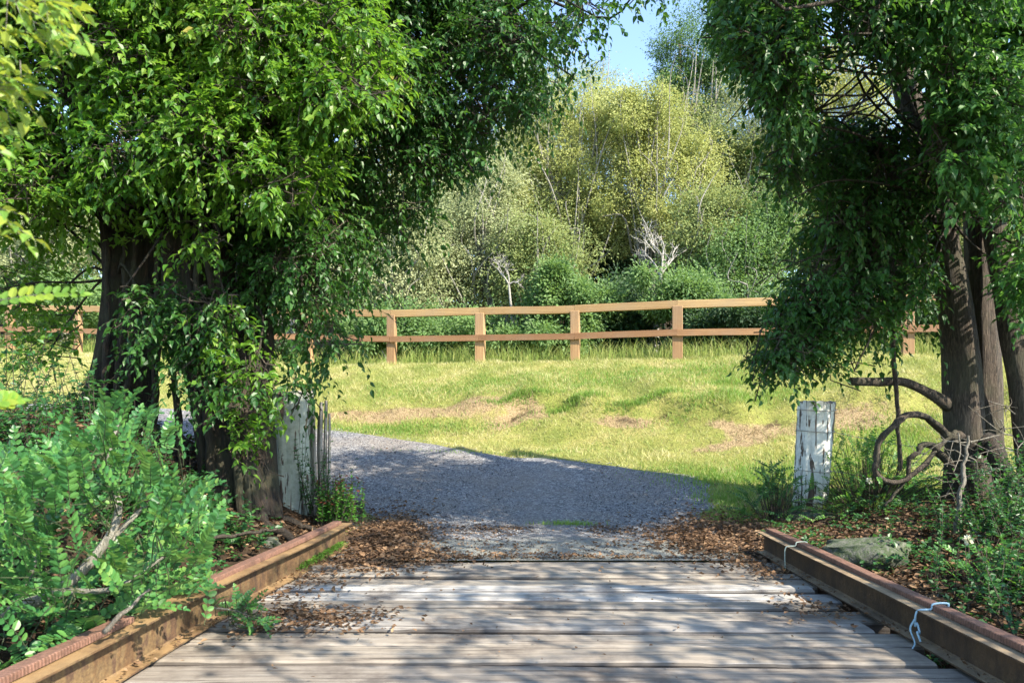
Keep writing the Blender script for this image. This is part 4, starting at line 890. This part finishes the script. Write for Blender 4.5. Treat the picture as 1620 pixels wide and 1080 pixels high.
bush('gum_tree', 1640, 25, [(1620, 380, 100, 110, 0)], M['bg_olive'], 'olive tree at the far right edge behind the fence', 'tree', seed=21, n_leaf=8000)
bush('gum_tree', 470, 27, [(480, 380, 80, 90, 0), (420, 440, 60, 60, 0)], M['bg_olive'], 'olive tree behind the right stems of the big left tree', 'tree', seed=22, n_leaf=9000)
bush('gum_tree', 300, 28, [(300, 350, 100, 110, 0)], M['bg_pale'], 'pale tree glimpsed between the stems of the big left tree', 'tree', seed=23, n_leaf=9000)
bush('gum_tree', 90, 27, [(100, 370, 120, 100, 0), (20, 440, 80, 60, 0)], M['bg_pale'], 'pale tree at the far left beyond the fence', 'tree', seed=24, n_leaf=10000)
bush('bush', 100, 24.5, [(60, 470, 110, 34, 0), (160, 480, 80, 34, 0)], M['bg_green'], 'low green bush behind the fence at the far left', 'bush', seed=25, n_leaf=6000, trunk=False, group=BG, blob=.5)
bush('bush', 1500, 18.6, [(1450, 500, 70, 34, 0), (1560, 500, 90, 34, 0)], M['bg_dark'], 'low dark bush behind the fence at the right trunks', 'bush', seed=26, n_leaf=6000, trunk=False, group=BG, blob=.5)
bush('bush', 1290, 19.4, [(1290, 470, 60, 40, 0), (1340, 510, 70, 34, 0)], M['bg_green'], 'feathery green bush behind the fence, mostly hidden by the right crown', 'bush', seed=27, n_leaf=6500, trunk=False, group=BG, blob=.5)
bush('gum_tree', 640, 40, [(640, 250, 70, 80, 0), (580, 300, 80, 90, 0), (720, 330, 70, 70, 0)], M['bg_pale'], 'hazy pale tree farthest back, behind the overhanging leaves', 'tree', seed=28, n_leaf=10000, leaf=.17)
bush('gum_tree', 815, 36, [(815, 270, 50, 60, 0), (790, 330, 60, 60, 0)], M['bg_olive'], 'slim olive gum left of the sunlit yellow gum', 'tree', seed=29, n_leaf=7000, leaf=.15)

# dead pale branches at the edge of the woods
def dead(px, z, pts, label, seed, rr=.03, name='dead_tree'):
    r = np.random.default_rng(seed); B = W(px, *pts[0][1:], z) if False else W(pts[0][0], pts[0][1], z); mb = MB()
    def grow(p, d, L, rad, depth):
        q = p + d * L * .5 + r.normal(0, .05 * L, 3); e = p + d * L + r.normal(0, .08 * L, 3)
        tube(mb, cat([p, q, e], 7), [rad, rad * .55], 5, 0, 0, cap=False)
        if depth:
            for _ in range(3): grow(p + (e - p) * r.uniform(.4, 1), nrm(d + r.normal(0, .5, 3) + np.array([0, 0, .12])), L * r.uniform(.5, .75), rad * .55, depth - 1)
    g0 = np.array([B[0], B[1], gz(B[0], B[1])])
    tube(mb, cat([g0 - [0, 0, .2], (g0 + B) / 2 + [.1, 0, 0], B], 8), [rr * 1.6, rr * 1.2], 6, 0, 0, cap=False)
    for (ax, ay) in pts[1:]:
        e = W(ax, ay, z + r.uniform(-.4, .4)); grow(B, nrm(e - B), np.linalg.norm(e - B) * .6, rr, 3)
    return tag(mb.build(name, M['deadwhite'], None, tuple(g0)), label, 'dead tree')
dead(1040, 21.6, [(1045, 435), (1010, 370), (1035, 350), (1058, 362), (1080, 395)], 'dead white branched tree at the foot of the woods, right of centre', 4, .035)
dead(800, 21.8, [(805, 450), (770, 410), (800, 400), (830, 440)], 'bare pale fallen branches in the brush left of the middle fence post', 6, .03)
# far woods closing the view
r = np.random.default_rng(77); lm = MB(); n = 1000
xs = r.uniform(-62, 62, n); ys = 44 + r.uniform(0, 16, n) - .003 * xs ** 2
px_ = CX + xs / ys * FPX
tops = np.interp(px_, [-800, 400, 700, 820, 900, 960, 1075, 1120, 1250, 2400], [17, 18.5, 19, 20.5, 21, 17, 16.6, 21, 22, 20]) * ys / 50
zs = G(xs, ys) + 1 + np.maximum(tops - G(xs, ys) - 3, .5) * r.uniform(0, 1, n)
P, D, _ = blob_sprays(np.stack([xs, ys, zs], 1), 2.0, 80, .8, r)
for k in range(4):
    d2 = nrm(D + r.normal(0, .6, D.shape) - [0, 0, .4]); leaves(lm, P, d2, nrm(np.array([0, 0, 1.]) + r.normal(0, .5, D.shape)), .38 * r.uniform(.6, 1.3, len(P)), .6, T_FAR)
tag(lm.build('far_woods', M['bg_olive'], smooth=False), 'far mass of woods closing the view behind the nearer trees', 'woods', kind='stuff')

# brush between the fence and the trunks of the woods
r = np.random.default_rng(78); lm = MB(); n = 230
xs = r.uniform(-24, 22, n); ys = 17.5 - .28 * np.clip(xs, -26, 11) + r.uniform(3.2, 8, n); zs = G(xs, ys) + r.uniform(.15, 1, n) * (.5 + .8 * (wob(xs, ys, .8, 2) > 0)) * .9
P, D, _ = blob_sprays(np.stack([xs, ys, zs], 1), .75, 70, .8, r)
for k in range(4):
    d2 = nrm(D + r.normal(0, .6, D.shape) - [0, 0, .3]); leaves(lm, P, d2, nrm(np.array([.3, -.3, .9]) + r.normal(0, .5, D.shape)), .13 * r.uniform(.6, 1.3, len(P)), .55, T_FAR)
tag(lm.build('brush', M['bg_dark'], smooth=False), 'dark tangled brush under the trees beyond the fence', 'brush', kind='stuff')

# ------------------------------------------------------------------ foreground shrub with pinnate leaves, left
def frond_set(lm, sm, P, D, U, L, npair, ll, r, rise=.25):
    """pinnate leaves: a curved midrib with paired round leaflets"""
    N = len(P); L = L[:, None]; sd = nrm(np.cross(D, U)); U2 = nrm(np.cross(sd, D)); prev = P
    for k in range(npair):
        t = (k + 1) / npair; Q = P + D * L * t + U2 * (rise * t - .35 * t * t) * L * .7
        sticks(sm, prev, Q, .0028 * (1.15 - t), .0028 * (1.05 - t)); prev = Q
        sc = np.sin(np.pi * (.18 + .72 * t)) ** .6
        for s in (-1, 1):
            leaves(lm, Q, nrm(sd * s + D * (.45 + .3 * t) + U2 * .18 + r.normal(0, .12, (N, 3))), nrm(U2 + sd * -s * .2 + r.normal(0, .15, (N, 3))), ll * sc * r.uniform(.85, 1.1, N), .72, T_ROUND)
    leaves(lm, prev, nrm(D - U2 * .3), U2, np.full(N, ll * .8), .6, T_ROUND)
def pinnate_shrub(B, paths, rads, poly, z0, z1, n, label, seed, L=(.16, .34), ll=.051, npair=8, lab_cat='shrub', name='pinnate_shrub', gaze=(.35, -.2, .95), mat_=None, hubz=None):
    r = np.random.default_rng(seed); t = thing(name, tuple(B), label, lab_cat)
    hubs = []
    for p, rd in zip(paths, rads):
        pp = cat(p, 24); mb = MB(); tube(mb, pp, rd, 8, .06, seed); mb.build('stem', M['stem_grey'], t, B); hubs.append(pp)
    hubs = np.concatenate(hubs)
    E = region_centres(poly, z0, z1, n, r)
    H = hubs[np.argmin(np.linalg.norm(E[:, None] - hubs[None], axis=2) + r.uniform(0, .15, (len(E), len(hubs))), axis=1)]
    Dd = nrm(nrm(E - H) * .8 + np.array(gaze) * .8 + r.normal(0, .33, E.shape))
    Ln = r.uniform(*L, len(E)); P = E - Dd * Ln[:, None] * .6
    lm, sm = MB(), MB()
    frond_set(lm, sm, P, Dd, nrm(np.array([.25, -.35, 1.]) + r.normal(0, .25, E.shape)), Ln, npair, ll, r)
    mid = (H + P) / 2 + r.normal(0, .03, P.shape) + [0, 0, .03]
    kq = r.uniform(0, 1, len(P)) < (.45 if name == 'pinnate_shrub' else 2); sticks(sm, H[kq], mid[kq], .0045, .0035); sticks(sm, mid[kq], P[kq], .0035, .0025)
    lm.build('leaves', mat_ or M['leaf_pinnate'], t, B, smooth=False); tag(sm.build('twigs', M['twig_green'], t, B, smooth=False), kind='stuff')
    return t
B = W(-30, 1000, 3.9); B[2] = gz(B[0], B[1])
pinnate_shrub(B, [[W(-60, 1010, 4.0), W(20, 965, 3.9), W(90, 935, 3.85), W(150, 880, 3.9), W(188, 810, 4.0), W(172, 730, 4.15), W(190, 660, 4.25)], [W(90, 935, 3.85), W(180, 930, 3.8), W(260, 880, 3.9)], [W(20, 965, 3.9), W(70, 850, 4.3), W(80, 790, 4.5)], [W(150, 880, 3.9), W(230, 800, 4.1), W(290, 760, 4.2)]],
              [[.04, .033, .028, .022, .016, .008], [.02, .006], [.022, .006], [.018, .006]],
              [(-30, 700), (60, 720), (140, 660), (190, 610), (260, 640), (285, 680), (250, 740), (330, 770), (350, 830), (320, 870), (340, 930), (260, 960), (130, 1000), (60, 1050), (-30, 1070)], 3.35, 4.75, 350,
              'ferny bright green shrub with a bent grey stem beside the left beam', 21)
B = W(395, 985, 4.45); B[2] = 0.0
pinnate_shrub(B, [[W(330, 960, 4.45), W(370, 965, 4.45), W(400, 975, 4.45)]], [[.006, .004]], [(340, 945), (400, 940), (440, 975), (430, 998), (370, 995)], 4.35, 4.6, 26, 'small green sprig lying over the left beam onto the deck', 22, (.10, .18), .03, 7, 'sprig', 'leafy_sprig', (.4, -.1, .2))

# near sprays in the upper left corner, from a sapling outside the picture
B = np.array([-2.35, 2.0, gz(-2.35, 2.0)])
sp = thing('sapling', tuple(B), 'blurred yellow green sapling sprays close to the camera in the upper left corner', 'sapling')
mb = MB(); tube(mb, cat([B, B + [.1, 0, 1.2], B + [.2, .0, 2.2], B + [.35, 0, 3.0]], 16), [.03, .024, .016, .008], 8, .05, 1); mb.build('stem', M['stem_grey'], sp, B)
lm, sm = MB(), MB(); r = np.random.default_rng(31)
for poly, n_ in (([(-40, -30), (60, -30), (150, 10), (140, 60), (60, 70), (50, 150), (20, 220), (-40, 240)], 50), ([(-40, 310), (40, 330), (70, 360), (20, 380), (-40, 370)], 8)):
    E = region_centres(poly, 1.75, 2.1, n_, r); D = nrm(np.array([.8, -.1, -.25]) + r.normal(0, .4, E.shape))
    spray_leaves(lm, E - D * .1, D, 8, .16, .042, .75, .4, T_LONG, sm, .002, r)
for a, b_ in (((-20, 480), (118, 450)), ((-20, 640), (30, 628))):
    p0 = W(*a, 1.9); p1 = W(*b_, 1.95); d = (p1 - p0)[None]
    frond_set(lm, sm, p0[None], nrm(d), nrm(np.array([[.2, -.75, .6]])), np.array([np.linalg.norm(d)]), 11, .036, r, .1)
lm.build('leaves', M['leaf_yellow'], sp, B, smooth=False); sm.build('twigs', M['stem_grey'], sp, B, smooth=False)

# ------------------------------------------------------------------ weeds and undergrowth
def weed(name, B, n_st, h, spread, mat_, label, seed, ll=.05, lean=.35, nl=10, cat_='plant', group='small plants along the verge', wr=.7, tip=None, droop=.2):
    r = np.random.default_rng(seed); B = np.array([B[0], B[1], gz(*B)]); t = thing(name, tuple(B), label, cat_, group); lm, sm, tm = MB(), MB(), MB()
    P = B + np.stack([r.normal(0, spread, n_st), r.normal(0, spread * .7, n_st), np.zeros(n_st)], 1); P[:, 2] = G(P[:, 0], P[:, 1])
    D = nrm(np.array([0, 0, 1.]) + r.normal(0, lean, (n_st, 3)) * [1, 1, .2]); hh = h * r.uniform(.5, 1.1, n_st)
    E = P + D * hh[:, None]; sticks(sm, P, E, .005, .002)
    for k in range(nl):
        t_ = .2 + .8 * (k + r.uniform(0, 1)) / nl; Q = P + (E - P) * t_
        d = nrm(r.normal(0, 1, D.shape) * [1, 1, .3] + D * .5); leaves(tm if tip and t_ > .82 else lm, Q, d - np.array([0, 0, droop]) * .4, nrm(np.array([0, -.2, 1.]) + r.normal(0, .3, d.shape)), ll * r.uniform(.6, 1.2, n_st), wr, T_MID)
        d = nrm(r.normal(0, 1, D.shape) * [1, 1, .3] + D * .5); leaves(lm, Q, d - np.array([0, 0, droop]) * .4, nrm(np.array([0, -.2, 1.]) + r.normal(0, .3, d.shape)), ll * r.uniform(.6, 1.2, n_st), wr, T_MID)
    lm.build('leaves', mat_, t, B, smooth=False); tag(sm.build('stems', M['twig'], t, B, smooth=False), kind='stuff')
    if tip and tm.n: tm.build('young_leaves', tip, t, B, smooth=False)
    return t
weed('weed', (-2.05, 8.55), 60, .62, .13, M['leaf_weed'], 'bright green upright weed at the end of the left beam, before the split post', 41, .05, .12, 14, tip=M['redtip'])
weed('weed', (-2.35, 8.75), 30, .9, .2, M['leaf_weed_dark'], 'dark thin weed climbing in front of the split left post', 42, .045, .2, 14)
def fernweed(name, B, n, h, sp, label, seed, L=(.14, .3), ll=.032, mat_=None, dy=1.0):
    """low feathery shrub of pinnate sprays"""
    r = np.random.default_rng(seed); B = np.array([B[0], B[1], gz(*B)]); t = thing(name, tuple(B), label, 'plant', 'small plants along the verge'); lm, sm = MB(), MB()
    E = B + np.stack([r.normal(0, sp, n), r.normal(0, sp * dy, n), np.zeros(n)], 1); E[:, 2] = G(E[:, 0], E[:, 1]) + h * r.uniform(.1, 1, n) * np.exp(-((E[:, 0] - B[0]) / sp / 1.8) ** 2)
    D = nrm(nrm(E - B + [0, 0, .1]) * .5 + np.array([0, -.1, .12]) + r.normal(0, .5, E.shape) * [1, 1, .6])
    root = B + (E - B) * [.5, .5, .0]; root[:, 2] = G(root[:, 0], root[:, 1]); sticks(sm, root, E, .005, .003)
    frond_set(lm, sm, E, D, nrm(np.array([0, -.3, 1.]) + r.normal(0, .3, E.shape)), r.uniform(*L, n), 8, ll, r)
    lm.build('leaves', mat_ or M['leaf_weed_dark'], t, B, smooth=False); tag(sm.build('stems', M['twig'], t, B, smooth=False), kind='stuff')
fernweed('feathery_shrub', (4.4, 9.0), 300, .75, .42, 'feathery green shrub between the white post and the right tree', 51, mat_=M['leaf_weed'])
fernweed('feathery_shrub', (3.3, 9.1), 110, .6, .2, 'feathery dark shrub growing up the left side of the white post', 52)
fernweed('feathery_shrub', (3.6, 5.2), 50, .3, .25, 'low feathery shrub by the flat mossy rock', 53, mat_=M['leaf_weed'])
weed('undergrowth_plant', (4.55, 6.5), 110, .6, .42, M['leaf_weed_dark'], 'bushy plant below the right trunks with a pale flower in front', 54, .05, .3, 12)
weed('undergrowth_plant', (3.55, 4.75), 110, .5, .36, M['leaf_weed_dark'], 'leafy plant close behind the right beam, near the white flower', 55, .045, .35, 12)
weed('undergrowth_plant', (4.3, 5.2), 100, .62, .4, M['leaf_weed_dark'], 'taller leafy plant at the right edge, above the right beam', 56, .05, .35, 12)
weed('undergrowth_plant', (5.4, 7.3), 80, .7, .4, M['leaf_weed_dark'], 'leafy plant at the foot of the right trunks', 57, .055, .3, 12)
weed('undergrowth_plant', (3.1, 3.5), 70, .34, .26, M['leaf_weed_dark'], 'low plant behind the near end of the right beam', 58, .04, .4, 10)
weed('undergrowth_plant', (-2.75, 6.6), 60, .4, .25, M['leaf_weed_dark'], 'small dark plant on the soil behind the left beam', 61, .07, .4, 8)
weed('undergrowth_plant', (-3.3, 5.8), 80, .55, .35, M['leaf_weed_dark'], 'dark leafy plant behind the ferny shrub, right of its stem', 62, .06, .35, 10)
weed('undergrowth_plant', (-4.1, 5.6), 90, .7, .4, M['leaf_weed_dark'], 'dark leafy plant on the mound at the left edge', 63, .06, .35, 10)
weed('undergrowth_plant', (-3.7, 6.8), 60, .6, .35, M['leaf_weed_dark'], 'dark plant at the foot of the big left tree', 64, .06, .35, 10)
weed('undergrowth_plant', (-4.9, 6.9), 50, .9, .45, M['leaf_weed_dark'], 'thin straggly sapling on the crest of the left mound', 65, .06, .3, 10)
weed('undergrowth_plant', (-2.55, 5.1), 60, .4, .22, M['leaf_pinnate'], 'green plant peeping over the middle of the left beam', 66, .05, .4, 9)
# a pale flower head and a cream weed
for (x, y, h, lab) in ((3.36, 5.35, .40, 'white flower head in the undergrowth right of the right beam'), (4.08, 8.3, .42, 'cream flowering weed to the right of the white post foot')):
    r = np.random.default_rng(int(x * 100)); z0 = gz(x, y); t = thing('flower', (x, y, z0), lab, 'flower'); lm, sm = MB(), MB()
    sticks(sm, np.array([[x, y, z0]]), np.array([[x, y, z0 + h]]), .004, .003); d = nrm(r.normal(0, 1, (26, 3)) + [0, 0, .4]); leaves(lm, np.array([[x, y, z0 + h]]) + d * .012, d, nrm(r.normal(0, 1, (26, 3))), .032, .8, T_MID)
    lm.build('petals', M['flower'], t, (x, y, z0), smooth=False); sm.build('stem', M['twig'], t, (x, y, z0))
# low ground cover nobody could count
r = np.random.default_rng(91); lm = MB()
x = np.concatenate([r.uniform(2.75, 7, 5200), r.uniform(-6.5, -2.4, 3600)]); y = np.concatenate([r.uniform(3, 9, 5200), r.uniform(3, 9.3, 3600)])
k = wob(x, y, 2.6, 6) > -.05; x, y = x[k], y[k]; D = nrm(r.normal(0, 1, (len(x), 3)) * [1, 1, .2] + [0, 0, .25])
P = np.stack([x, y, G(x, y) + r.uniform(.02, .22, len(x)) * S(wob(x, y, 2.6, 6) * 1.6)], 1)
spray_leaves(lm, P, D, 5, .13, .045, .8, .3, T_MID, None, .002, r)
tag(lm.build('ground_cover', M['leaf_weed_dark'], smooth=False), 'low dark green ground cover under the trees', 'ground cover', kind='stuff')
# moss on the left beam
r = np.random.default_rng(92); n = 1300; t_ = r.uniform(0, 1, n) ** .8; y = 6.1 + 1.2 * t_; x = -1.79 + .082 * (y - 6.6) + r.normal(0.02, .03, n)
mb = MB(); leaves(mb, np.stack([x, y, .035 + r.uniform(0, .04, n)], 1), nrm(r.normal(0, 1, (n, 3)) * [1, 1, .4] + [0, 0, .5]), nrm(r.normal(0, 1, (n, 3)) + [0, 0, 1]), .03, .4, T_MID)
tag(mb.build('moss', M['moss'], smooth=False), 'green moss along the inner foot of the left beam', 'moss', kind='stuff')

# ------------------------------------------------------------------ rocks, vines, dead wood
def rock(c, s, seed, label):
    import bmesh
    bm = bmesh.new(); bmesh.ops.create_icosphere(bm, subdivisions=4, radius=1); V = np.array([v.co[:] for v in bm.verts]); F = np.array([[v.index for v in f.verts] for f in bm.faces]); bm.free()
    k = 1 + .10 * np.sin(V[:, 0] * 3 + seed) * np.sin(V[:, 1] * 4) + .07 * np.sin(V[:, 1] * 7 + V[:, 2] * 5 + seed) + .035 * np.sin(V[:, 0] * 13 + V[:, 2] * 11)
    V = V * k[:, None]; V[:, 2] = np.clip(V[:, 2], -.7, .52 + .1 * V[:, 0] + .06 * np.sin(V[:, 1] * 5)); V = V * np.array(s) + np.array(c)
    mb = MB(); mb.add(V, F); tag(mb.build('rock', M['rock'], None, tuple(c)), label, 'rock')
rock((3.15, 6.5, .10), (.37, .28, .22), 1, 'flat topped mossy rock just behind the right beam'); rock((3.66, 9.0, .02), (.34, .26, .24), 5, 'dark mossy rock at the foot of the white post')
rock((-2.5, 7.2, .05), (.2, .2, .12), 8, 'small dark rock in the soil left of the left beam')
def vine(name, pts, rad, label, mat_='bark_right', cat_='vine', n=40):
    P = cat(pts, n); rv = np.random.default_rng(len(label)); wa = rad[len(rad) // 2] * .35; P = P + wa * np.stack([np.sin(np.arange(n) * .9), np.cos(np.arange(n) * .7), np.sin(np.arange(n) * .5)], 1) + rv.normal(0, wa * .4, P.shape); mb = MB(); rad = np.interp(np.linspace(0, 1, n), np.linspace(0, 1, len(rad)), rad) * (1 + .16 * np.sin(np.arange(n) * 1.3) * rv.uniform(0, 1, n)) * np.linspace(1.05, .8, n); tube(mb, P, rad, 9, .28, len(label)); return tag(mb.build(name, M[mat_], None, tuple(pts[0])), label, cat_)
vine('hanging_vine', [W(1424, 745, 8.2), W(1420, 640, 8.2), W(1412, 520, 8.2), W(1408, 400, 8.2), W(1412, 300, 8.3), W(1420, 200, 8.6)], [.022, .02, .024, .03, .03, .03], 'thin straight vine hanging left of the right trunks')
vine('looping_vine', [W(1520, 690, 8.4), W(1500, 690, 8.3), W(1480, 668, 8.2), W(1440, 657, 8.1), W(1405, 680, 8.1), W(1386, 720, 8.1), W(1390, 752, 8.1), W(1420, 765, 8.1), W(1450, 745, 8.1), W(1480, 715, 8.2), W(1510, 680, 8.3)], [.05, .045, .045, .04, .035, .035, .035, .035, .035, .035], 'thick vine looping into a ring beside the right trunks', n=60)
vine('looping_vine', [W(1530, 790, 8.4), W(1505, 735, 8.3), W(1470, 705, 8.2), W(1448, 715, 8.2), W(1430, 760, 8.2), W(1400, 800, 8.1)], [.05, .04, .035, .03, .02], 'second curved vine crossing inside the ring')
vine('leaning_stake', [W(1505, 905, 6.9), W(1515, 820, 6.95), W(1525, 740, 7.0), W(1532, 690, 7.0)], [.028, .025, .022, .012], 'pale leaning dead stick in front of the right trunks', 'deadtwig', 'stick')
vine('fallen_branch', [W(1560, 700, 8.2), W(1600, 760, 8.0), W(1640, 800, 7.8), W(1690, 830, 7.6)], [.12, .1, .09, .08], 'dark fallen branch sloping off the right trunks to the edge', 'bark_dark', 'branch')
vine('fallen_branch', [W(330, 852, 5.9), W(400, 842, 6.1), W(440, 836, 6.3)], [.018, .016, .01], 'thin brown stick lying behind the left beam', 'twig', 'branch')
vine('fallen_branch', [W(1420, 960, 5.2), W(1500, 940, 5.4), W(1580, 950, 5.6)], [.018, .014, .01], 'thin dry stick on the leaf litter behind the right beam', 'deadtwig', 'branch')
vine('broken_stick', [W(165, 1000, 3.5), W(200, 965, 3.5), W(236, 932, 3.55)], [.012, .010, .008], 'thin dry stick leaning from the left beam into the ferny shrub', 'deadtwig', 'stick', 16)
r = np.random.default_rng(13); mb = MB()
for q in range(26):
    p = W(r.uniform(1500, 1610), r.uniform(640, 770), r.uniform(7.4, 8.1)); d = nrm(r.normal(0, 1, 3) * [1, .5, .7] + [-.2, 0, -.1]); L = r.uniform(.25, .7)
    path = cat([p, p + d * L * .4 + r.normal(0, .05, 3), p + d * L + r.normal(0, .1, 3)], 8); tube(mb, path, [.009, .003], 5, 0, 0, cap=False)
    for _ in range(2):
        s_ = path[r.integers(2, 7)]; e = s_ + nrm(d + r.normal(0, .8, 3)) * L * .5; tube(mb, cat([s_, (s_ + e) / 2 + r.normal(0, .03, 3), e], 5), [.005, .002], 4, 0, 0, cap=False)
tag(mb.build('dead_twigs', M['deadtwig'], None, tuple(W(1550, 720, 7.9))), 'tangle of pale dead twigs in front of the right trunks', 'dead twigs')
for zz, z1, lab in ((1.13, .93, 'upper rusty wire strand running right from the white post'), (.62, .55, 'lower rusty wire strand running right from the white post')):
    P = cat([(4.1, 9.4, zz), (4.8, 9.2, (zz + z1) / 2 - .05), (5.4, 9.05, z1), (8, 8.6, z1 - .1)], 40); mb = MB(); tube(mb, P, [.0035], 4)
    for q in range(4, 40, 4): sticks(mb, P[q:q + 1] - [.012, 0, .02], P[q:q + 1] + [.012, 0, .02], .002, .002)
    tag(mb.build('wire_strand', M['wire'], None, (4.1, 9.4, zz)), lab, 'wire')

# ------------------------------------------------------------------ light, sky, camera
w = bpy.data.worlds.new('World'); bpy.context.scene.world = w; w.use_nodes = True
nt = w.node_tree; sky = nt.nodes.new('ShaderNodeTexSky'); sky.sky_type = 'NISHITA'; sky.sun_disc = False
el = math.asin(SUN[2]); sky.sun_elevation = el; sky.sun_rotation = math.atan2(SUN[0], SUN[1]); sky.air_density = 1.0; sky.dust_density = .4; sky.ozone_density = 1.6
nt.links.new(sky.outputs[0], nt.nodes['Background'].inputs[0]); nt.nodes['Background'].inputs[1].default_value = .15
sd = bpy.data.lights.new('sun', 'SUN'); sd.energy = 4.4; sd.angle = math.radians(.5); sd.color = (1, .91, .76)
so = bpy.data.objects.new('sun', sd); C.objects.link(so); so.rotation_euler = Vector(SUN).to_track_quat('Z', 'Y').to_euler(); so.location = (20, -15, 20)
cd = bpy.data.cameras.new('camera'); cam = bpy.data.objects.new('camera', cd); C.objects.link(cam)
cam.location = (0, 0, CH); cam.rotation_euler = (math.pi / 2, 0, 0); cd.sensor_width = 36; cd.lens = FPX / 1620 * 36
cd.shift_y = (HY - 540) / 1620; cd.clip_end = 2000; cd.clip_start = .05
cd.dof.use_dof = True; cd.dof.focus_distance = 9; cd.dof.aperture_fstop = 4.0
sc = bpy.context.scene; sc.camera = cam
sc.view_settings.view_transform = 'Standard'; sc.view_settings.look = 'None'; sc.view_settings.exposure = 1.7; sc.view_settings.gamma = 1
sc.cycles.max_bounces = 8; sc.cycles.diffuse_bounces = 4; sc.cycles.transmission_bounces = 6; sc.cycles.glossy_bounces = 2
